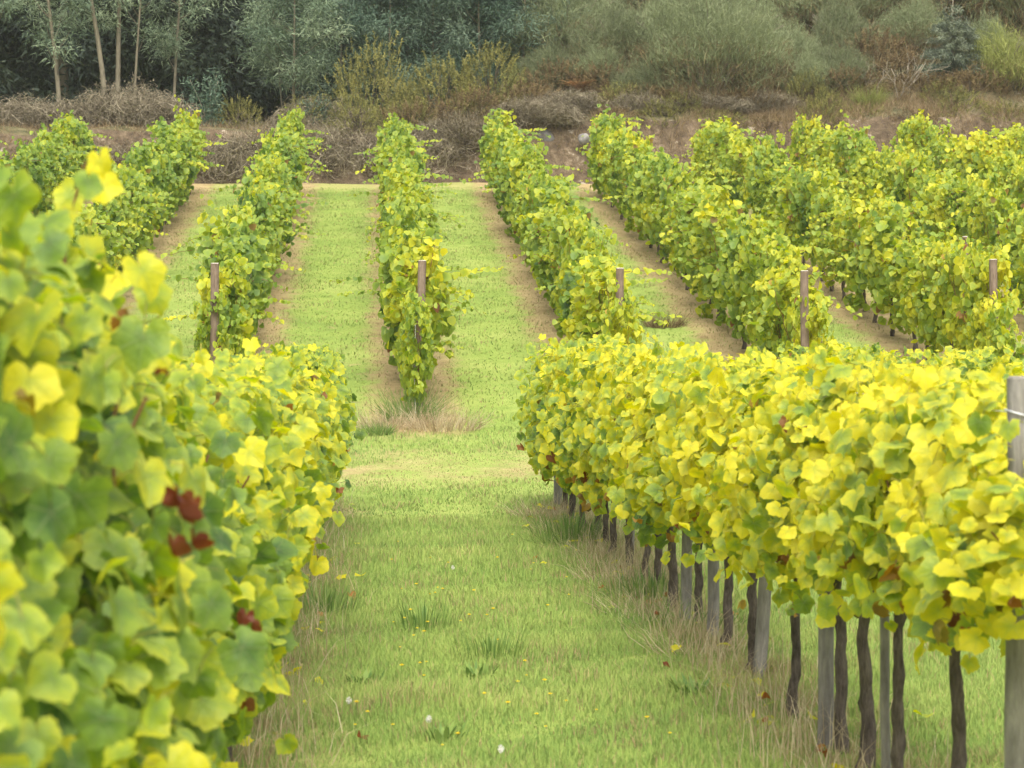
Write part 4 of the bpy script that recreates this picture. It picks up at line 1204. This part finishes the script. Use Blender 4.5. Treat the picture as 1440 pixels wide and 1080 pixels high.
# conifer sapling, dead shrub
def conifer():
    r = np.random.default_rng(3); g = Geo(); H = 2.25
    for lev in np.linspace(0.12, 0.93, 17):
        L = 0.85 * (1 - lev) ** 0.75 + 0.08
        nb = 8 if lev < 0.75 else 5
        for b in range(nb):
            az = r.uniform(0, 6.28); dd = np.array([math.cos(az), math.sin(az), r.uniform(-0.15, 0.25)])
            m = 150 if lev < 0.75 else 22
            u = r.uniform(0.1, 1, m)
            p = np.array([0, 0, lev * H]) + dd * (u * L)[:, None] + 0.04 * r.standard_normal((m, 3))
            q = norm(dd * 0.5 + 0.8 * r.standard_normal((m, 3)))
            ribbons(g, np.stack([p, p + q * 0.04, p + q * 0.085], 1), 0.009, None, np.column_stack([0 * u, np.clip(r.uniform() + 0 * u, 0, 1), 0 * u]), 0, True, r)
    t = Geo(); tube(t, [(0, 0, -0.1), (0.01, 0, 0.8), (0, 0.01, 1.6), (0.02, 0, 2.35)], [0.04, 0.03, 0.018, 0.008], 7)
    gb_ = t
    for k in range(10):
        az = r.uniform(0, 6.28); z = r.uniform(1.6, 2.2); l = 0.42 * (2.5 - z)
        tube(gb_, [(0, 0, z), (math.cos(az) * l, math.sin(az) * l, z + 0.05)], [0.008, 0.004], 4)
    return g.mesh('needles', M['conifer']), t.mesh('trunk', M['twig'])
bush(conifer(), 1344, 76.8, 'grey-green conifer sapling with a bare pale top', 'tree', 'conifer_sapling', (1.2, 1.2, 1.02))
def dead_shrub(seed):
    r = np.random.default_rng(seed); g = Geo()
    def branch(p, d, L, rad, lv):
        u = np.linspace(0, 1, 5)[:, None]
        P = p + d * L * u + 0.05 * L * r.standard_normal((5, 3)) * u
        tube(g, P, np.linspace(rad, rad * 0.5, 5), 5)
        if lv:
            for k in range(2): branch(P[2 + k % 3], norm(d + 0.65 * r.standard_normal(3)), L * 0.62, rad * 0.55, lv - 1)
    for k in range(5):
        branch(np.array([r.normal() * .25, r.normal() * .2, -0.05]), norm(np.array([r.normal() * 0.5, r.normal() * .3, 1.0])), r.uniform(0.9, 1.45), 0.018, 2)
    return (g.mesh('branches', M['twig']),)
bush(dead_shrub(5), 1275, 75.9, 'bare pale dead shrub with forked twigs beside the conifer sapling', 'bush', 'dead_shrub', (1, 1, 1.0))
bush(dead_shrub(9), 1215, 76.6, 'smaller bare dead shrub behind the bright broom tuft', 'bush', 'dead_shrub', (0.7, 0.7, 0.8))

# trees
def crown_geo(g, r, C, sig, per, l, w, droop, toneshift=0.0):
    nc = len(C); k = np.repeat(np.arange(nc), per); m = len(k)
    p = C[k] + r.standard_normal((m, 3)) * np.asarray(sig)
    d = norm(p - C[k] + np.array([0, 0, -droop]) + 0.25 * r.standard_normal((m, 3)))
    L = r.uniform(0.6, 1.2, m)[:, None] * l
    P = np.stack([p - d * L * 0.5, p + 0.01 * r.standard_normal((m, 3)), p + d * L * 0.5 + np.array([0, 0, -0.1]) * L], 1)
    tone = np.clip(np.repeat(r.uniform(0.1, 0.9, nc), per) + 0.15 * r.standard_normal(m) + toneshift, 0, 1)
    ribbons(g, P, w, None, np.column_stack([np.zeros(m), tone, np.zeros(m)]), 0, True, r)

def limb(g, P, r0, r1, n=7):
    P = np.asarray(P, float); k = 9
    u = np.linspace(0, 1, len(P)); v = np.linspace(0, 1, k)
    Q = np.column_stack([np.interp(v, u, P[:, c]) for c in range(3)])
    Q[1:-1] = (Q[:-2] + 2 * Q[1:-1] + Q[2:]) / 4
    tube(g, Q, np.linspace(r0, r1, k), n)

def wattle(seed, H, R_, z0, nclump, mat, lean=(0, 0), rad=0.07, per=110, sig=0.17, thin=False):
    """slender tree: bare leaning trunk, limbs and clumps of feathery leaves between z0 and H"""
    r = np.random.default_rng(seed)
    nclump = int(nclump / 2.0); sig = sig * 1.35; per = int(per * 1.9)
    t = Geo(); g = Geo(); b = t
    T = np.array([[0, 0, -0.2], [lean[0] * 0.25, lean[1] * .3, H * 0.3], [lean[0] * 0.75, lean[1] * .7, H * 0.65], [lean[0], lean[1], H]])
    limb(t, T, rad, rad * 0.3, 8)
    a = r.uniform(0, 6.28, nclump); u = r.uniform(0, 1, nclump)
    prof = np.sin(np.pi * np.clip(0.12 + 0.80 * u, 0, 1))
    q = R_ * prof * np.sqrt(r.uniform(0.15, 1, nclump))
    zc = z0 + (H * 1.08 - z0) * u
    ax = np.column_stack([np.interp(zc, T[:, 2], T[:, c]) for c in range(2)])
    C = np.column_stack([ax[:, 0] + np.cos(a) * q, ax[:, 1] + np.sin(a) * q, zc])
    crown_geo(g, r, C, (sig * 1.15, sig * 1.15, sig * 0.8), per, 0.17, 0.014, 0.05)
    for c in C[r.integers(0, nclump, 14)]:
        zz = max(z0 * 0.8, c[2] - 0.7)
        s = np.array([np.interp(zz, T[:, 2], T[:, 0]), np.interp(zz, T[:, 2], T[:, 1]), zz])
        limb(b, [s, (s + c) / 2 + [0, 0, -0.06], c], rad * 0.32, rad * 0.1, 5)
    return g.mesh('crown', M[mat]), t.mesh('trunk', M['tree_bark'])

gf = 'slender trees at the forest edge'
def tree(me, px, d, lab, s=1.0, rz=0.0, group=gf, name='wattle_tree'):
    return bush(me, px, d, lab, 'tree', name, (s, s, s), rz, group)
tree(wattle(1, 6.0, 0.62, 1.5, 20, 'acacia', (-0.55, 0.1), 0.075), 91, 77.2, 'slim tree with a trunk leaning outward and leaf clumps around its middle')
tree(wattle(2, 7.0, 1.1, 2.75, 30, 'acacia', (-0.9, 0.1), 0.085), 156, 77.2, 'curved pale trunk with a high light crown, front one of a pair')
tree(wattle(3, 7.0, 1.1, 2.8, 30, 'acacia', (0.1, 0.2), 0.085), 168, 77.8, 'straight pale trunk close behind the curved trunk of the pair')
tree(wattle(4, 5.5, 0.85, 1.9, 22, 'acacia', (0.3, 0.0), 0.045), 190, 77.6, 'thin straight tree with a low pale crown beside the paired trunks')
tree(wattle(5, 7.0, 1.2, 3.2, 30, 'acacia', (-0.3, 0.0), 0.09), 3, 76.6, 'grey trunk cut by the picture edge at the dark forest')
tree(wattle(6, 6.0, 1.15, 1.7, 40, 'acacia', (0.3, 0.2), 0.05), 245, 79.0, 'tree with a broad pale crown hanging over the dark gap')
tree(wattle(7, 4.4, 1.25, 1.35, 100, 'acacia', (0.05, 0.0), 0.05, 110, 0.16), 413, 77.8, 'small sage-green wattle with a thin pale trunk and rounded crown')
tree(wattle(8, 3.6, 0.8, 1.6, 24, 'acacia', (-0.3, 0.0), 0.03), 400, 78.6, 'thin second stem just behind the small sage-green wattle')
gq = 'blue-green wattles beyond the gorse'
WB = [wattle(20 + k, 4.8, 1.45, 0.3, 150, 'acacia_blue', (0.1, 0.0), 0.05, 110, 0.17) for k in range(3)]
for j, (px, d, s, lab) in enumerate([(545, 80.0, 0.95, 'blue-green wattle beside the olive-yellow gorse'), (610, 80.6, 1.0, 'blue-green wattle above the yellow-tipped gorse'),
        (675, 79.8, 0.95, 'paler blue-green wattle in the middle of the wattle group'), (735, 80.4, 1.05, 'blue-green wattle beside the feathery broom'),
        (790, 83.5, 1.1, 'blue-green wattle behind the feathery broom'), (575, 83.5, 1.25, 'tall blue-green wattle behind the olive gorse'), (650, 84.0, 1.3, 'tall blue-green wattle at the back of the wattle group'),
        (480, 81.0, 1.1, 'blue-green wattle just behind the small sage wattle')]):
    tree(WB[j % 3], px, d, lab, s, j * 2.0, gq)
# young blue sapling
def sapling():
    r = np.random.default_rng(8); g = Geo(); t = Geo()
    for k in range(4):
        e = np.array([r.normal() * 0.28, r.normal() * 0.2, r.uniform(1.0, 1.55)])
        limb(t, [(0, 0, -0.1), e * np.array([.4, .4, .5]), e], 0.016, 0.006, 5)
        m = 330; u = r.uniform(0.12, 1, m)
        p = e * u[:, None] + 0.13 * r.standard_normal((m, 3))
        d = norm(r.standard_normal((m, 3)) + np.array([0, 0, 0.3]))
        ribbons(g, np.stack([p, p + d * 0.05, p + d * 0.11], 1), 0.017, None, np.column_stack([0 * u, r.uniform(0, 1, m), 0 * u]), 0, True, r)
    return g.mesh('foliage', M['acacia_blue']), t.mesh('stems', M['twig'])
bush(sapling(), 297, 75.6, 'young blue-green sapling standing alone before the dark forest', 'tree', 'young_tree', (1.05, 1.05, 1.15))
bush(sapling(), 450, 76.2, 'low blue-green sapling at the forest edge beside the small wattle', 'tree', 'young_tree', (0.8, 0.8, 0.7))

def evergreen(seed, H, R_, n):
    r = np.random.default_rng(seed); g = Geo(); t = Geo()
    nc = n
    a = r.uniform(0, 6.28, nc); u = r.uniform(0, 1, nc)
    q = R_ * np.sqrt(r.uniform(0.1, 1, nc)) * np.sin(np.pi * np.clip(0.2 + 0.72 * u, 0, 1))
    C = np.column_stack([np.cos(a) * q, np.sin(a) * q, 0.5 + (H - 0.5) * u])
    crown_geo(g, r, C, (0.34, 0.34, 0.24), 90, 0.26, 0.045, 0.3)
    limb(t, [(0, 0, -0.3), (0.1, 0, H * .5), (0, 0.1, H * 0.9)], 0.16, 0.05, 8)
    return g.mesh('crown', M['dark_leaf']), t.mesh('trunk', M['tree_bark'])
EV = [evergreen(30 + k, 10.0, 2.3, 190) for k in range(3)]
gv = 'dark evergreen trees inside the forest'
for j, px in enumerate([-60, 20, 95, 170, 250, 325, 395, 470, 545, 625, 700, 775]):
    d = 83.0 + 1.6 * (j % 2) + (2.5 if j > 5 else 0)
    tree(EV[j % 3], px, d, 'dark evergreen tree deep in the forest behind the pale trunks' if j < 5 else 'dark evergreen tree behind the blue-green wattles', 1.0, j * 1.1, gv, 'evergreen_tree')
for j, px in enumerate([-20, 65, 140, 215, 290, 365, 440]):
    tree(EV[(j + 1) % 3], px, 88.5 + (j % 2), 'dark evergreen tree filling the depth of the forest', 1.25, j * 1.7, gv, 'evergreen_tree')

# ------------------------------------------------------------------ haze
m_, nt_, o_ = new_mat('haze')
v_ = nt_.nodes.new('ShaderNodeVolumePrincipled')
v_.inputs['Color'].default_value = (0.92, 0.93, 0.92, 1)
v_.inputs['Density'].default_value = 0.00028
v_.inputs['Anisotropy'].default_value = 0.2
nt_.links.new(v_.outputs[0], o_.inputs['Volume'])
g = Geo()
X0, X1, Y0, Y1, Z0, Z1 = -95, 105, -45, 205, -3, 34
g.add([(x, y, z) for z in (Z0, Z1) for y in (Y0, Y1) for x in (X0, X1)], np.array([[0, 2, 3, 1], [4, 5, 7, 6], [0, 1, 5, 4], [2, 6, 7, 3], [0, 4, 6, 2], [1, 3, 7, 5]]))
tag(g.build('haze', m_, None, False), 'thin pale haze filling the air', 'haze', None, 'stuff')
